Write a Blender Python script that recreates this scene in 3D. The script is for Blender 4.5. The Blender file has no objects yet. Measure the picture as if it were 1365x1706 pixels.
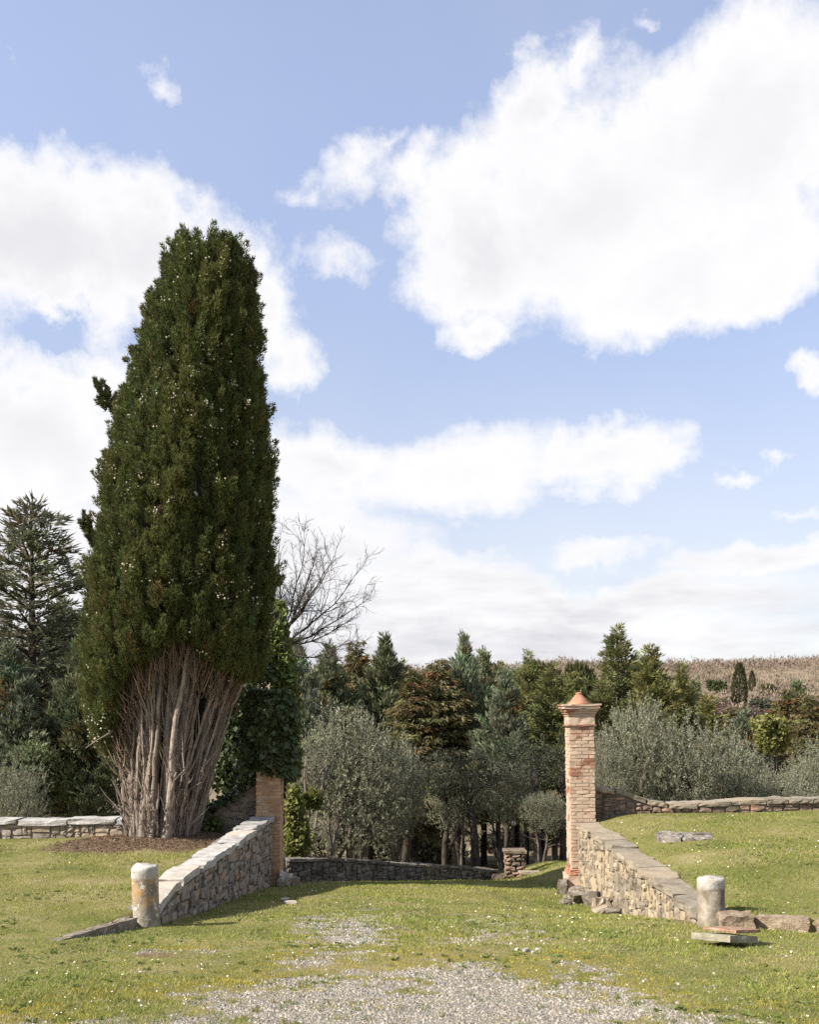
import bpy, math, random
import numpy as np
from mathutils import Vector, Matrix

random.seed(7)
RNG = np.random.default_rng(7)
SC = bpy.context.scene
COL = SC.collection
R = math.radians

# ------------------------------------------------------------------ camera, sky, sun, exposure
CZ = 1.65                                    # eye height above the gravel it stands on
FPX = 1600.0                                 # focal length in photograph pixels (1365 x 1706)
cam_d = bpy.data.cameras.new('camera'); cam = bpy.data.objects.new('camera', cam_d); COL.objects.link(cam)
cam.location = (0, 0, CZ); cam.rotation_euler = (R(90), 0, 0)
cam_d.sensor_fit = 'VERTICAL'; cam_d.sensor_height = 36.0; cam_d.lens = FPX / 1706 * 36.0
cam_d.shift_y = 327 / 1706
cam_d.clip_start = 0.1; cam_d.clip_end = 5000
SC.camera = cam

def P(px, py, d):
    """photo pixel + distance along the view axis -> place in the world (metres)"""
    return Vector(((px - 682.5) / FPX * d, d, (1180 - py) / FPX * d + CZ))

SUN_EL = R(38); SUN_BACK = R(25)             # sun on the left, a little behind the viewer
sdir = Vector((-math.cos(SUN_BACK) * math.cos(SUN_EL), -math.sin(SUN_BACK) * math.cos(SUN_EL), math.sin(SUN_EL)))
sun_d = bpy.data.lights.new('sun', 'SUN'); sun = bpy.data.objects.new('sun', sun_d); COL.objects.link(sun)
sun.rotation_euler = sdir.to_track_quat('Z', 'Y').to_euler()
sun.location = (-20, -10, 30)
sun_d.energy = 4.6; sun_d.angle = R(0.8); sun_d.color = (1.0, 0.94, 0.84)

vs = SC.view_settings
vs.view_transform = 'Standard'; vs.look = 'None'; vs.gamma = 1.0; vs.exposure = 1.15; vs.use_curve_mapping = False
EXPM = 2 ** vs.exposure

SC.cycles.max_bounces = 6; SC.cycles.diffuse_bounces = 3; SC.cycles.glossy_bounces = 2
SC.cycles.transmission_bounces = 3; SC.cycles.transparent_max_bounces = 4
SC.cycles.use_denoising = False

world = bpy.data.worlds.new('World'); SC.world = world; world.use_nodes = True
def make_sky():
    nt = world.node_tree; nt.nodes.clear(); L = nt.links.new
    def N(t, **k):
        n = nt.nodes.new(t)
        for a, b in k.items(): setattr(n, a, b)
        return n
    def inp(n, i, v):
        if hasattr(v, 'is_output') or isinstance(v, bpy.types.NodeSocket): L(v, n.inputs[i])
        else: n.inputs[i].default_value = v
    def M(op, a, b=0.0, c=0.0, clamp=False):
        n = N('ShaderNodeMath', operation=op, use_clamp=clamp); inp(n, 0, a); inp(n, 1, b); inp(n, 2, c); return n.outputs[0]
    def V(op, a, b):
        n = N('ShaderNodeVectorMath', operation=op); inp(n, 0, a); inp(n, 1, b); return n.outputs[0]
    def step(a, lo, hi):
        n = N('ShaderNodeMapRange', interpolation_type='SMOOTHSTEP'); inp(n, 0, a); inp(n, 1, lo); inp(n, 2, hi); return n.outputs[0]
    sky = N('ShaderNodeTexSky', sky_type='NISHITA', sun_disc=False)
    sky.sun_elevation = SUN_EL; sky.sun_rotation = math.atan2(sdir.x, sdir.y)
    sky.altitude = 300; sky.air_density = 1.0; sky.dust_density = 0.5; sky.ozone_density = 1.5
    tc = N('ShaderNodeTexCoord'); d = tc.outputs['Generated']
    sx = N('ShaderNodeSeparateXYZ'); L(d, sx.inputs[0])
    u = M('ARCTAN2', sx.outputs[0], sx.outputs[1]); v = M('ARCSINE', sx.outputs[2])
    def noise(scale, detail=6.0, rough=0.55, vec=d, off=(0, 0, 0)):
        n = N('ShaderNodeTexNoise'); n.inputs['Scale'].default_value = scale; n.inputs['Detail'].default_value = detail
        n.inputs['Roughness'].default_value = rough; L(V('ADD', vec, off), n.inputs['Vector']); return n
    uv = N('ShaderNodeCombineXYZ'); L(u, uv.inputs[0]); L(v, uv.inputs[1])
    w1 = noise(8.0, 4.0, 0.55); w2 = noise(30.0, 5.0, 0.65, off=(3, 1, 7))
    def warp(vec, n, amp):
        c = V('SUBTRACT', n.outputs['Color'], (0.5, 0.5, 0.5)); return V('ADD', vec, V('MULTIPLY', c, (amp, amp, 0)))
    q = warp(warp(uv.outputs[0], w1, 0.10), w2, 0.045)
    def ang(px, py):
        a = math.atan((px - 682.5) / FPX); return a, math.atan((1180 - py) / FPX * math.cos(a))
    def field(blobs):
        acc = None
        for (px, py, rx, ry, rot, gain) in blobs:
            a, b = ang(px, py); a1, _ = ang(px + rx, py); _, b1 = ang(px, py - ry)
            mp = N('ShaderNodeMapping', vector_type='TEXTURE'); L(q, mp.inputs[0])
            mp.inputs['Location'].default_value = (a, b, 0); mp.inputs['Rotation'].default_value = (0, 0, R(rot))
            mp.inputs['Scale'].default_value = (abs(a1 - a) * 1.45, abs(b1 - b) * 1.45, 1)
            g = N('ShaderNodeTexGradient', gradient_type='SPHERICAL'); L(mp.outputs[0], g.inputs[0])
            o = g.outputs['Fac'] if gain == 1 else M('MULTIPLY', g.outputs['Fac'], gain)
            acc = o if acc is None else M('SMOOTH_MAX', acc, o, 0.12)
        return acc
    heaps = field([(1010, 330, 300, 210, 8, 1.25), (800, 410, 150, 160, 0, 1.15), (1260, 220, 250, 220, 20, 1.3), (800, 545, 90, 55, 10, 1.0),
                   (900, 180, 120, 80, 35, 1.0), (1180, 455, 270, 110, 10, 1.25), (980, 120, 60, 60, 0, 0.8), (590, 290, 130, 75, 35, 0.62), (500, 330, 60, 50, 0, .52), (570, 425, 95, 60, -10, 0.66), (640, 240, 60, 40, 40, .6), (690, 300, 70, 80, 0, .8),
                   (60, 400, 250, 165, -10, 1.3), (260, 440, 190, 130, -25, 1.2), (410, 500, 130, 110, -40, 1.1), (40, 720, 260, 150, 0, 1.25), (490, 590, 75, 80, -30, .8),
                   (285, 150, 44, 70, 10, 0.60), (1345, 600, 38, 45, 0, .8), (200, 640, 120, 80, 0, .8),
                   (70, 100, 30, 40, 30, .42), (1090, 40, 40, 25, 0, .42)])
    hole = field([(95, 540, 55, 32, 0, 1.0), (700, 650, 260, 45, 0, 0.5)])
    bands = field([(540, 770, 200, 85, -8, 1.15), (760, 800, 230, 85, 5, 1.1), (1000, 775, 190, 60, 4, 1.1), (1120, 765, 80, 45, 0, .9), (1305, 762, 40, 24, 0, .7), (1225, 800, 80, 26, 8, .7),
                   (480, 900, 260, 130, 0, 1.2), (700, 985, 330, 80, 0, 1.1), (1010, 925, 150, 40, 0, .9), (1260, 945, 220, 48, 3, 1.15), (1000, 1010, 520, 55, 0, 1.1), (650, 1080, 900, 75, 0, 1.35),
                   (80, 930, 300, 160, 0, 1.2), (1340, 855, 120, 25, 0, .6)])
    fb = noise(17.0, 10.0, 0.66, off=(1.7, 0.3, 2.2)).outputs['Fac']
    fbl = noise(5.0, 4.0, 0.5, off=(5.0, 2.0, 1.0)).outputs['Fac']
    # layered look near the horizon: stretch the noise along it
    lay = N('ShaderNodeVectorMath', operation='MULTIPLY'); L(uv.outputs[0], lay.inputs[0]); lay.inputs[1].default_value = (9, 42, 1)
    fl = noise(1.0, 6.0, 0.55, vec=lay.outputs[0]).outputs['Fac']
    h = M('ADD', heaps, M('MULTIPLY', M('SUBTRACT', fb, 0.5), 0.85)); h = M('SUBTRACT', h, M('MULTIPLY', hole, 0.45))
    b = M('ADD', bands, M('MULTIPLY', M('SUBTRACT', M('ADD', M('MULTIPLY', fb, .5), M('MULTIPLY', fl, .5)), 0.5), 0.75))
    dh = step(h, 0.12, 0.70); db = step(b, 0.04, 0.84)
    # the same kind of broken cloud over the rest of the sky
    out = M('MAXIMUM', step(M('ABSOLUTE', u), 0.46, 0.7), step(v, 0.66, 0.9))
    gen = step(M('ADD', noise(3.2, 8.0, 0.55, off=(9, 4, 2)).outputs['Fac'], M('MULTIPLY', M('SUBTRACT', fb, .5), .25)), 0.50, 0.62)
    dg = M('MULTIPLY', gen, out)
    dens = M('MAXIMUM', M('MAXIMUM', dh, db), dg)
    # veil that thickens towards the horizon
    veil = M('ADD', M('MULTIPLY', M('SUBTRACT', 1.0, step(v, -0.02, 0.42)), 0.46), M('ADD', 0.15, M('MULTIPLY', fbl, 0.14)))
    dens = M('MAXIMUM', dens, veil)
    # cloud brightness: white heads, greyer where thick
    thick = M('MULTIPLY', step(M('MAXIMUM', h, M('MULTIPLY', b, .8)), 0.42, 1.15), M('ADD', M('MULTIPLY', fbl, 1.5), -0.30))
    thick = M('ADD', thick, M('MULTIPLY', M('MULTIPLY', M('SUBTRACT', fl, .38), 2.0), M('SUBTRACT', 1.0, step(v, 0.05, 0.22))), clamp=True)
    cr = N('ShaderNodeMix', data_type='RGBA'); L(thick, cr.inputs[0])
    cr.inputs[6].default_value = (1.04 / EXPM, 1.03 / EXPM, 1.035 / EXPM, 1); cr.inputs[7].default_value = (0.70 / EXPM, 0.705 / EXPM, 0.76 / EXPM, 1)
    bs = N('ShaderNodeVectorMath', operation='MULTIPLY'); L(sky.outputs[0], bs.inputs[0]); bs.inputs[1].default_value = (SKY_ST * 1.0, SKY_ST * .925, SKY_ST * .98)
    low = M('ADD', 0.52, M('MULTIPLY', step(v, 0.0, 0.62), 0.48)); bl = N('ShaderNodeVectorMath', operation='SCALE'); L(bs.outputs[0], bl.inputs[0]); L(low, bl.inputs['Scale'])
    mx = N('ShaderNodeMix', data_type='RGBA'); L(dens, mx.inputs[0]); L(bl.outputs[0], mx.inputs[6]); L(cr.outputs[2], mx.inputs[7])
    bg = N('ShaderNodeBackground'); L(mx.outputs[2], bg.inputs[0]); bg.inputs[1].default_value = 1.0
    o = N('ShaderNodeOutputWorld'); L(bg.outputs[0], o.inputs[0])
SKY_ST = 0.12
make_sky()
world.cycles.sampling_method = 'MANUAL'; world.cycles.sample_map_resolution = 512

# ------------------------------------------------------------------ noise in numpy
def _hash(ix, iy, iz, seed):
    h = (ix.astype(np.int64) * 374761393 + iy.astype(np.int64) * 668265263 + iz.astype(np.int64) * 2147483647 + seed * 1274126177) & 0xFFFFFFFF
    h = ((h ^ (h >> 13)) * 1274126177) & 0xFFFFFFFF
    return ((h ^ (h >> 16)) & 0xFFFFFF) / float(0xFFFFFF)
def vnoise(p, seed=0):
    p = np.asarray(p, float); i = np.floor(p).astype(np.int64); f = p - i; f = f * f * (3 - 2 * f); o = 0
    for dx in (0, 1):
        for dy in (0, 1):
            for dz in (0, 1):
                w = (f[..., 0] if dx else 1 - f[..., 0]) * (f[..., 1] if dy else 1 - f[..., 1]) * (f[..., 2] if dz else 1 - f[..., 2])
                o = o + w * _hash(i[..., 0] + dx, i[..., 1] + dy, i[..., 2] + dz, seed)
    return o
def fbm(p, octv=4, seed=0):
    p = np.asarray(p, float); a = .5; o = 0; t = 0
    for k in range(octv): o = o + a * vnoise(p * (2 ** k), seed + k * 17); t += a; a *= .5
    return o / t
def n2(x, y, s, octv=4, seed=0):
    x, y = np.broadcast_arrays(np.asarray(x, float), np.asarray(y, float))
    return fbm(np.stack([x * s, y * s, np.zeros_like(x) + .37], -1), octv, seed)
def sstep(x, a, b):
    t = np.clip((x - a) / (b - a), 0, 1); return t * t * (3 - 2 * t)

# ------------------------------------------------------------------ mesh helpers
class Geo:
    def __init__(self): self.v = []; self.q = []; self.t = []; self.c = []; self.n = 0
    def add(self, v, q=None, t=None, col=None):
        v = np.asarray(v, np.float32).reshape(-1, 3)
        if q is not None and len(q): self.q.append(np.asarray(q, np.int64).reshape(-1, 4) + self.n)
        if t is not None and len(t): self.t.append(np.asarray(t, np.int64).reshape(-1, 3) + self.n)
        if col is None: col = (1, 1, 1)
        c = np.asarray(col, np.float32)
        if c.ndim == 1: c = np.tile(c, (len(v), 1))
        self.v.append(v); self.c.append(c); self.n += len(v); return self
    def mesh(self, name, smooth=False, color=True):
        v = np.concatenate(self.v); m = bpy.data.meshes.new(name)
        q = np.concatenate(self.q) if self.q else np.zeros((0, 4), np.int64)
        t = np.concatenate(self.t) if self.t else np.zeros((0, 3), np.int64)
        m.vertices.add(len(v)); m.vertices.foreach_set('co', v.ravel())
        li = np.concatenate([q.ravel(), t.ravel()]).astype(np.int32)
        tot = np.concatenate([np.full(len(q), 4), np.full(len(t), 3)]).astype(np.int32)
        st = np.concatenate([[0], np.cumsum(tot)[:-1]]).astype(np.int32) if len(tot) else tot
        m.loops.add(len(li)); m.loops.foreach_set('vertex_index', li)
        m.polygons.add(len(tot)); m.polygons.foreach_set('loop_start', st); m.polygons.foreach_set('loop_total', tot)
        m.polygons.foreach_set('use_smooth', np.full(len(tot), smooth))
        if color:
            a = m.color_attributes.new('Col', 'FLOAT_COLOR', 'POINT')
            c = np.concatenate(self.c); a.data.foreach_set('color', np.concatenate([c, np.ones((len(c), 1), np.float32)], 1).ravel())
        m.update(calc_edges=True); m.validate(); return m
    def build(self, name, mat, parent=None, loc=None, smooth=False, color=True):
        m = self.mesh(name, smooth, color); m.materials.append(mat); return link(name, m, parent, loc)

def link(name, data, parent=None, loc=None, rot=None, scale=None):
    o = bpy.data.objects.new(name, data); COL.objects.link(o)
    if parent is not None: o.parent = parent
    if loc is not None: o.location = loc
    if rot is not None: o.rotation_euler = rot
    if scale is not None: o.scale = scale
    return o
def tag(o, label=None, cat=None, group=None, kind=None):
    if label: o['label'] = label
    if cat: o['category'] = cat
    if group: o['group'] = group
    if kind: o['kind'] = kind
    return o
def thing(name, label, cat, loc=(0, 0, 0), group=None):
    o = link(name, None, None, loc); o.empty_display_size = .2; return tag(o, label, cat, group, 'thing')
def copy_tree(root):
    r = root.copy(); COL.objects.link(r)
    for ch in list(root.children):
        c = ch.copy(); COL.objects.link(c); c.parent = r
        for g in ch.children:
            d = g.copy(); COL.objects.link(d); d.parent = c
    return r
def unit(a):
    return a / (np.linalg.norm(a, axis=-1, keepdims=True) + 1e-9)
def rdir(n, rng=RNG):
    return unit(rng.normal(size=(n, 3)))
def tube(g, pts, rad, sides=6, col=(1, 1, 1), cap=True, twist=0.0, flute=None):
    pts = np.asarray(pts, float); n = len(pts); rad = np.broadcast_to(np.asarray(rad, float), (n,))
    tan = unit(np.gradient(pts, axis=0)); ref = np.array([0, 0, 1.]) if abs(tan[0][2]) < .9 else np.array([0, 1., 0])
    e1 = unit(np.cross(tan, ref)); e2 = np.cross(tan, e1)
    a = np.linspace(0, 2 * np.pi, sides, endpoint=False)
    rr = rad[:, None] * np.ones(sides)[None]
    if flute is not None: rr = rr * flute
    v = pts[:, None] + rr[..., None] * (np.cos(a)[None, :, None] * e1[:, None] + np.sin(a)[None, :, None] * e2[:, None])
    i = np.arange(n - 1)[:, None] * sides; j = np.arange(sides)[None]; k = (j + 1) % sides
    q = np.stack([i + j, i + k, i + sides + k, i + sides + j], -1).reshape(-1, 4)
    vv = v.reshape(-1, 3); t = []
    if cap:
        vv = np.concatenate([vv, pts[-1:] + tan[-1:] * rad[-1] * .4]); b = (n - 1) * sides
        t = [(b + x, b + (x + 1) % sides, n * sides) for x in range(sides)]
    g.add(vv, q, t, col)
def leaves(g, c, d, L, W, col, rng=RNG, bend=0.0):
    """diamond leaves: base c, direction d, length L, width W (arrays)"""
    n = len(c); L = np.broadcast_to(L, (n,))[:, None]; W = np.broadcast_to(W, (n,))[:, None]
    s = unit(np.cross(d, rdir(n, rng))); up = np.cross(s, d)
    m = c + d * L * .45 + up * L * bend
    v = np.stack([c, m + s * W * .5, c + d * L, m - s * W * .5], 1).reshape(-1, 3)
    q = np.arange(n * 4).reshape(-1, 4)
    col = np.asarray(col, np.float32); col = np.repeat(col, 4, 0) if col.ndim == 2 else col
    g.add(v, q, None, col)
def jcol(base, n, rng=RNG, val=.25, hue=.08):
    c = np.asarray(base, float)[None] * (1 + rng.uniform(-val, val, (n, 1))) * (1 + rng.uniform(-hue, hue, (n, 3)))
    return np.clip(c, 0.002, 1)
def box_geo(sx, sy, sz, nx=1, ny=1, nz=1):
    """subdivided box centred on the origin -> verts, quads (welded)"""
    idx = {}; V_ = []; Q = []
    def vid(i, j, k):
        key = (i, j, k)
        if key not in idx: idx[key] = len(V_); V_.append(((i / nx - .5) * sx, (j / ny - .5) * sy, (k / nz - .5) * sz))
        return idx[key]
    for k in (0, nz):
        for i in range(nx):
            for j in range(ny):
                f = [vid(i, j, k), vid(i + 1, j, k), vid(i + 1, j + 1, k), vid(i, j + 1, k)]; Q.append(f if k else f[::-1])
    for j in (0, ny):
        for i in range(nx):
            for k in range(nz):
                f = [vid(i, j, k), vid(i + 1, j, k), vid(i + 1, j, k + 1), vid(i, j, k + 1)]; Q.append(f[::-1] if j else f)
    for i in (0, nx):
        for j in range(ny):
            for k in range(nz):
                f = [vid(i, j, k), vid(i, j + 1, k), vid(i, j + 1, k + 1), vid(i, j, k + 1)]; Q.append(f if i else f[::-1])
    return np.array(V_, float), np.array(Q)

# ------------------------------------------------------------------ materials
def new_mat(name):
    m = bpy.data.materials.new(name); m.use_nodes = True; nt = m.node_tree; nt.nodes.clear()
    out = nt.nodes.new('ShaderNodeOutputMaterial'); return m, nt, out
class NT:
    def __init__(s, nt): s.nt = nt
    def N(s, t, **k):
        n = s.nt.nodes.new(t)
        for a, b in k.items(): setattr(n, a, b)
        return n
    def L(s, a, b): s.nt.links.new(a, b)
    def set(s, n, i, v):
        if isinstance(v, bpy.types.NodeSocket): s.L(v, n.inputs[i])
        else: n.inputs[i].default_value = v
    def M(s, op, a, b=0., c=0., clamp=False):
        n = s.N('ShaderNodeMath', operation=op, use_clamp=clamp); s.set(n, 0, a); s.set(n, 1, b); s.set(n, 2, c); return n.outputs[0]
    def pos(s): return s.N('ShaderNodeNewGeometry').outputs['Position']
    def noise(s, scale, detail=4., rough=.55, vec=None, stretch=None, dist=0.):
        n = s.N('ShaderNodeTexNoise'); v = vec or s.pos()
        if stretch:
            k = s.N('ShaderNodeVectorMath', operation='MULTIPLY'); s.L(v, k.inputs[0]); k.inputs[1].default_value = stretch; v = k.outputs[0]
        s.L(v, n.inputs['Vector']); n.inputs['Scale'].default_value = scale; n.inputs['Detail'].default_value = detail
        n.inputs['Roughness'].default_value = rough; n.inputs['Distortion'].default_value = dist; return n.outputs['Fac']
    def ramp(s, f, stops):
        r = s.N('ShaderNodeValToRGB'); s.L(f, r.inputs[0]); e = r.color_ramp.elements
        while len(e) < len(stops): e.new(.5)
        for x, (p, c) in zip(e, stops): x.position = p; x.color = (c[0], c[1], c[2], 1) if len(c) == 3 else c
        return r.outputs[0]
    def step(s, a, lo, hi):
        n = s.N('ShaderNodeMapRange', interpolation_type='SMOOTHSTEP'); s.set(n, 0, a); s.set(n, 1, lo); s.set(n, 2, hi); return n.outputs[0]
    def mix(s, f, a, b, blend='MIX'):
        n = s.N('ShaderNodeMix', data_type='RGBA', blend_type=blend); s.set(n, 0, f)
        for i, v in ((6, a), (7, b)):
            if isinstance(v, bpy.types.NodeSocket): s.L(v, n.inputs[i])
            else: n.inputs[i].default_value = (v[0], v[1], v[2], 1)
        return n.outputs[2]
    def attr(s, name, typ='GEOMETRY'):
        n = s.N('ShaderNodeAttribute', attribute_name=name, attribute_type=typ); return n
    def rnd(s): return s.N('ShaderNodeObjectInfo').outputs['Random']
    def bump(s, h, strength=.5, dist=.02):
        b = s.N('ShaderNodeBump'); s.L(h, b.inputs['Height']); b.inputs['Strength'].default_value = strength; b.inputs['Distance'].default_value = dist; return b.outputs[0]
    def pbsdf(s, col, rough=.85, normal=None, spec=.25):
        p = s.N('ShaderNodeBsdfPrincipled')
        if isinstance(col, bpy.types.NodeSocket): s.L(col, p.inputs['Base Color'])
        else: p.inputs['Base Color'].default_value = (*col, 1)
        s.set(p, 'Roughness', rough); p.inputs['Specular IOR Level'].default_value = spec
        if normal: s.L(normal, p.inputs['Normal'])
        return p.outputs[0]

def foliage_mat(name, trans=.28, spec=.25, rough=.6, var=.18):
    m, nt, out = new_mat(name); s = NT(nt)
    c = s.attr('Col').outputs['Color']
    k = s.M('ADD', s.M('MULTIPLY', s.rnd(), 2 * var), 1 - var)
    hs = s.N('ShaderNodeHueSaturation'); s.L(c, hs.inputs['Color']); s.L(k, hs.inputs['Value'])
    p = s.pbsdf(hs.outputs[0], rough, None, spec)
    t = s.N('ShaderNodeBsdfTranslucent'); s.L(hs.outputs[0], t.inputs[0])
    mx = s.N('ShaderNodeMixShader'); mx.inputs[0].default_value = trans; s.L(p, mx.inputs[1]); s.L(t.outputs[0], mx.inputs[2])
    s.L(mx.outputs[0], out.inputs[0]); return m
def bark_mat(name, a, b, scale=14, stretch=(1, 1, .18), bump=.8, dist=.02):
    m, nt, out = new_mat(name); s = NT(nt)
    n = s.noise(scale, 6, .65, stretch=stretch); n2_ = s.noise(scale * .25, 3, .5)
    c = s.ramp(n, [(.3, a), (.7, b)])
    c = s.mix(s.M('MULTIPLY', s.step(n2_, .45, .7), .5), c, tuple(x * .55 for x in a))
    k = s.M('ADD', s.M('MULTIPLY', s.rnd(), .5), .75)
    hs = s.N('ShaderNodeHueSaturation'); s.L(c, hs.inputs['Color']); s.L(k, hs.inputs['Value'])
    s.L(s.pbsdf(hs.outputs[0], .9, s.bump(n, bump, dist), .15), out.inputs[0]); return m
def stone_mat(name, dark, mid, light, lichen=None, warm=None, scale=6., bump=.7, dist=.02, objvar=.5, lich_amt=.55, moss=None):
    m, nt, out = new_mat(name); s = NT(nt)
    n = s.noise(scale, 8, .65); f = s.noise(scale * 6, 6, .7); big = s.noise(scale * .22, 3, .5)
    c = s.ramp(n, [(.28, dark), (.5, mid), (.74, light)])
    if warm: c = s.mix(s.M('MULTIPLY', s.step(s.M('ADD', s.M('MULTIPLY', big, .6), s.M('MULTIPLY', s.rnd(), .5)), .5, .75), .75), c, warm)
    if lichen:
        li = s.step(s.noise(scale * 2.2, 5, .6, dist=.4), lich_amt, lich_amt + .07); c = s.mix(s.M('MULTIPLY', li, .7), c, lichen)
    if moss: c = s.mix(s.M('MULTIPLY', s.step(s.noise(scale * .7, 5, .6), .52, .66), .75), c, moss)
    pit = s.step(f, .36, .44); c = s.mix(s.M('MULTIPLY', s.M('SUBTRACT', 1., pit), .45), c, tuple(x * .5 for x in dark))
    k = s.M('ADD', s.M('MULTIPLY', s.rnd(), objvar), 1 - objvar * .5)
    hs = s.N('ShaderNodeHueSaturation'); s.L(c, hs.inputs['Color']); s.L(k, hs.inputs['Value'])
    h = s.M('ADD', n, s.M('MULTIPLY', f, .5))
    s.L(s.pbsdf(hs.outputs[0], .92, s.bump(h, bump, dist), .12), out.inputs[0]); return m

M_STONE = stone_mat('rubble_stone', (.12, .10, .078), (.235, .20, .16), (.39, .355, .305), lichen=(.46, .44, .40), warm=(.27, .205, .145), scale=7, lich_amt=.62)
M_STONE_W = stone_mat('rubble_stone_warm', (.125, .10, .07), (.26, .215, .158), (.40, .35, .27), lichen=(.44, .41, .345), warm=(.31, .24, .155), scale=7, lich_amt=.64)
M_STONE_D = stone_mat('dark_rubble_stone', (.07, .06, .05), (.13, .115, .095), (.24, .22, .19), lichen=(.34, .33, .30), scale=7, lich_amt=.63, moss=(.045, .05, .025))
M_STONE_R = stone_mat('brown_rubble_stone', (.10, .075, .055), (.19, .14, .105), (.31, .25, .20), lichen=(.36, .34, .31), warm=(.26, .16, .11), scale=7, lich_amt=.66, moss=(.06, .06, .03))
M_MORTAR = stone_mat('mortar', (.10, .085, .065), (.17, .145, .115), (.26, .23, .19), scale=9, objvar=0)
M_MORTAR_W = stone_mat('warm_mortar', (.16, .132, .098), (.26, .22, .168), (.37, .325, .26), scale=9, objvar=0)
M_COPING = stone_mat('coping_stone', (.20, .185, .165), (.36, .34, .31), (.52, .50, .47), lichen=(.55, .54, .52), warm=(.36, .30, .23), scale=4, objvar=.3, lich_amt=.58)
M_COPING_W = stone_mat('coping_stone_warm', (.12, .10, .073), (.215, .185, .14), (.32, .285, .23), lichen=(.36, .34, .295), warm=(.25, .20, .14), scale=4, objvar=.3, lich_amt=.62)
M_TUFA = stone_mat('tufa', (.12, .085, .055), (.25, .19, .13), (.38, .31, .225), scale=11, bump=1., dist=.03, objvar=.2)
M_ROCK = stone_mat('grey_rock', (.085, .07, .053), (.16, .135, .105), (.26, .225, .18), lichen=(.33, .295, .24), scale=7, objvar=.4, warm=(.20, .15, .10))
M_CONC = stone_mat('concrete', (.15, .135, .095), (.26, .24, .175), (.36, .335, .26), scale=8, objvar=0, bump=.5, moss=(.17, .16, .10))
M_TILE = stone_mat('old_tile', (.17, .09, .055), (.27, .165, .105), (.36, .26, .18), scale=9, objvar=0, bump=.4, lichen=(.33, .27, .20), lich_amt=.56)
M_MILL = stone_mat('millstone', (.09, .078, .06), (.18, .155, .125), (.32, .29, .25), lichen=(.42, .40, .37), scale=8, objvar=0)
M_TERRA = stone_mat('terracotta', (.20, .095, .06), (.33, .16, .10), (.42, .235, .155), scale=9, objvar=.15, bump=.3, lichen=(.42, .33, .25), lich_amt=.66)
M_BARKC = bark_mat('cypress_bark', (.11, .083, .064), (.37, .31, .255), 26, (1, 1, .06), 1., .035)
M_BARK = bark_mat('grey_bark', (.06, .05, .04), (.16, .135, .11))
M_BARKD = bark_mat('dark_bark', (.03, .024, .02), (.085, .07, .055))
M_LEAF = foliage_mat('leafage', .25)
M_NEEDLE = foliage_mat('needles', .28, .15)
M_OLIVE = foliage_mat('olive_leaves', .34, .2, .5, .1)
M_IVY = foliage_mat('ivy_leaves', .15, .28, .42)
M_GRASS = foliage_mat('grass_blades', .35, .2, .6, 0)
M_TWIG = foliage_mat('dry_twigs', .0, .1, .9, .1)
M_PEB = foliage_mat('gravel_stones', 0, .2, .9, 0)
M_CONES = foliage_mat('cypress_cones', 0, .15, .8, 0)

def brick_mat(name, red, pale, amt):
    m, nt, out = new_mat(name); s = NT(nt)
    n = s.noise(2.6, 6, .62); f = s.noise(30, 5, .6); r = s.rnd()
    rc = s.mix(r, tuple(x * .8 for x in red), tuple(min(1, x * 1.25) for x in red))
    rc = s.mix(s.M('MULTIPLY', s.step(f, .45, .75), .4), rc, tuple(x * .6 for x in red))
    w = s.step(s.M('ADD', s.M('ADD', n, s.M('MULTIPLY', r, .16)), s.M('MULTIPLY', f, .1)), amt, amt + .1)
    c = s.mix(s.M('MULTIPLY', w, .85), rc, pale)
    s.L(s.pbsdf(c, .92, s.bump(f, .5, .01), .12), out.inputs[0]); return m
M_BRICK = brick_mat('weathered_brick', (.30, .15, .095), (.46, .355, .26), .49)
M_CORN = brick_mat('cornice_brick', (.28, .14, .09), (.44, .345, .26), .56)
M_BRICKL = brick_mat('ochre_brick', (.38, .22, .12), (.46, .31, .18), .56)
M_BRICKM = stone_mat('brick_mortar', (.28, .22, .16), (.37, .295, .22), (.46, .38, .29), scale=9, objvar=0)

def bollard_mat(name, lich):
    m, nt, out = new_mat(name); s = NT(nt)
    n = s.noise(9, 8, .65); f = s.noise(45, 6, .7)
    c = s.ramp(n, [(.3, (.14, .11, .075)), (.5, (.26, .22, .165)), (.72, (.37, .335, .275))])
    sp = s.N('ShaderNodeSeparateXYZ'); s.L(s.N('ShaderNodeTexCoord').outputs['Object'], sp.inputs[0]); z = sp.outputs[2]
    if lich:
        band = s.M('MULTIPLY', s.step(z, .22, .34), s.M('SUBTRACT', 1., s.step(z, .56, .66)))
        o = s.M('MULTIPLY', band, s.step(s.noise(9, 6, .68), .44, .56)); c = s.mix(s.M('MULTIPLY', o, .75), c, (.36, .21, .065))
        w = s.step(s.noise(15, 4, .6, dist=.6), .57, .62); c = s.mix(s.M('MULTIPLY', w, .85), c, (.55, .54, .50))
    else:
        dk = s.M('MULTIPLY', s.step(z, .18, .5), s.step(s.noise(5, 6, .7), .48, .62)); c = s.mix(s.M('MULTIPLY', dk, .6), c, (.13, .10, .08))
    top = s.step(s.M('ADD', z, s.M('MULTIPLY', s.noise(12, 4, .6), .14)), .63 if lich else .53, .68 if lich else .575); c = s.mix(s.M('MULTIPLY', s.M('MULTIPLY', top, s.step(s.noise(16, 5, .65), .3, .55)), .8), c, (.40, .385, .35))
    s.L(s.pbsdf(c, .92, s.bump(s.M('ADD', n, f), .6, .012), .12), out.inputs[0]); return m
M_BOLL_L = bollard_mat('lichened_column', True); M_BOLL_R = bollard_mat('pale_column', False)

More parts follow.
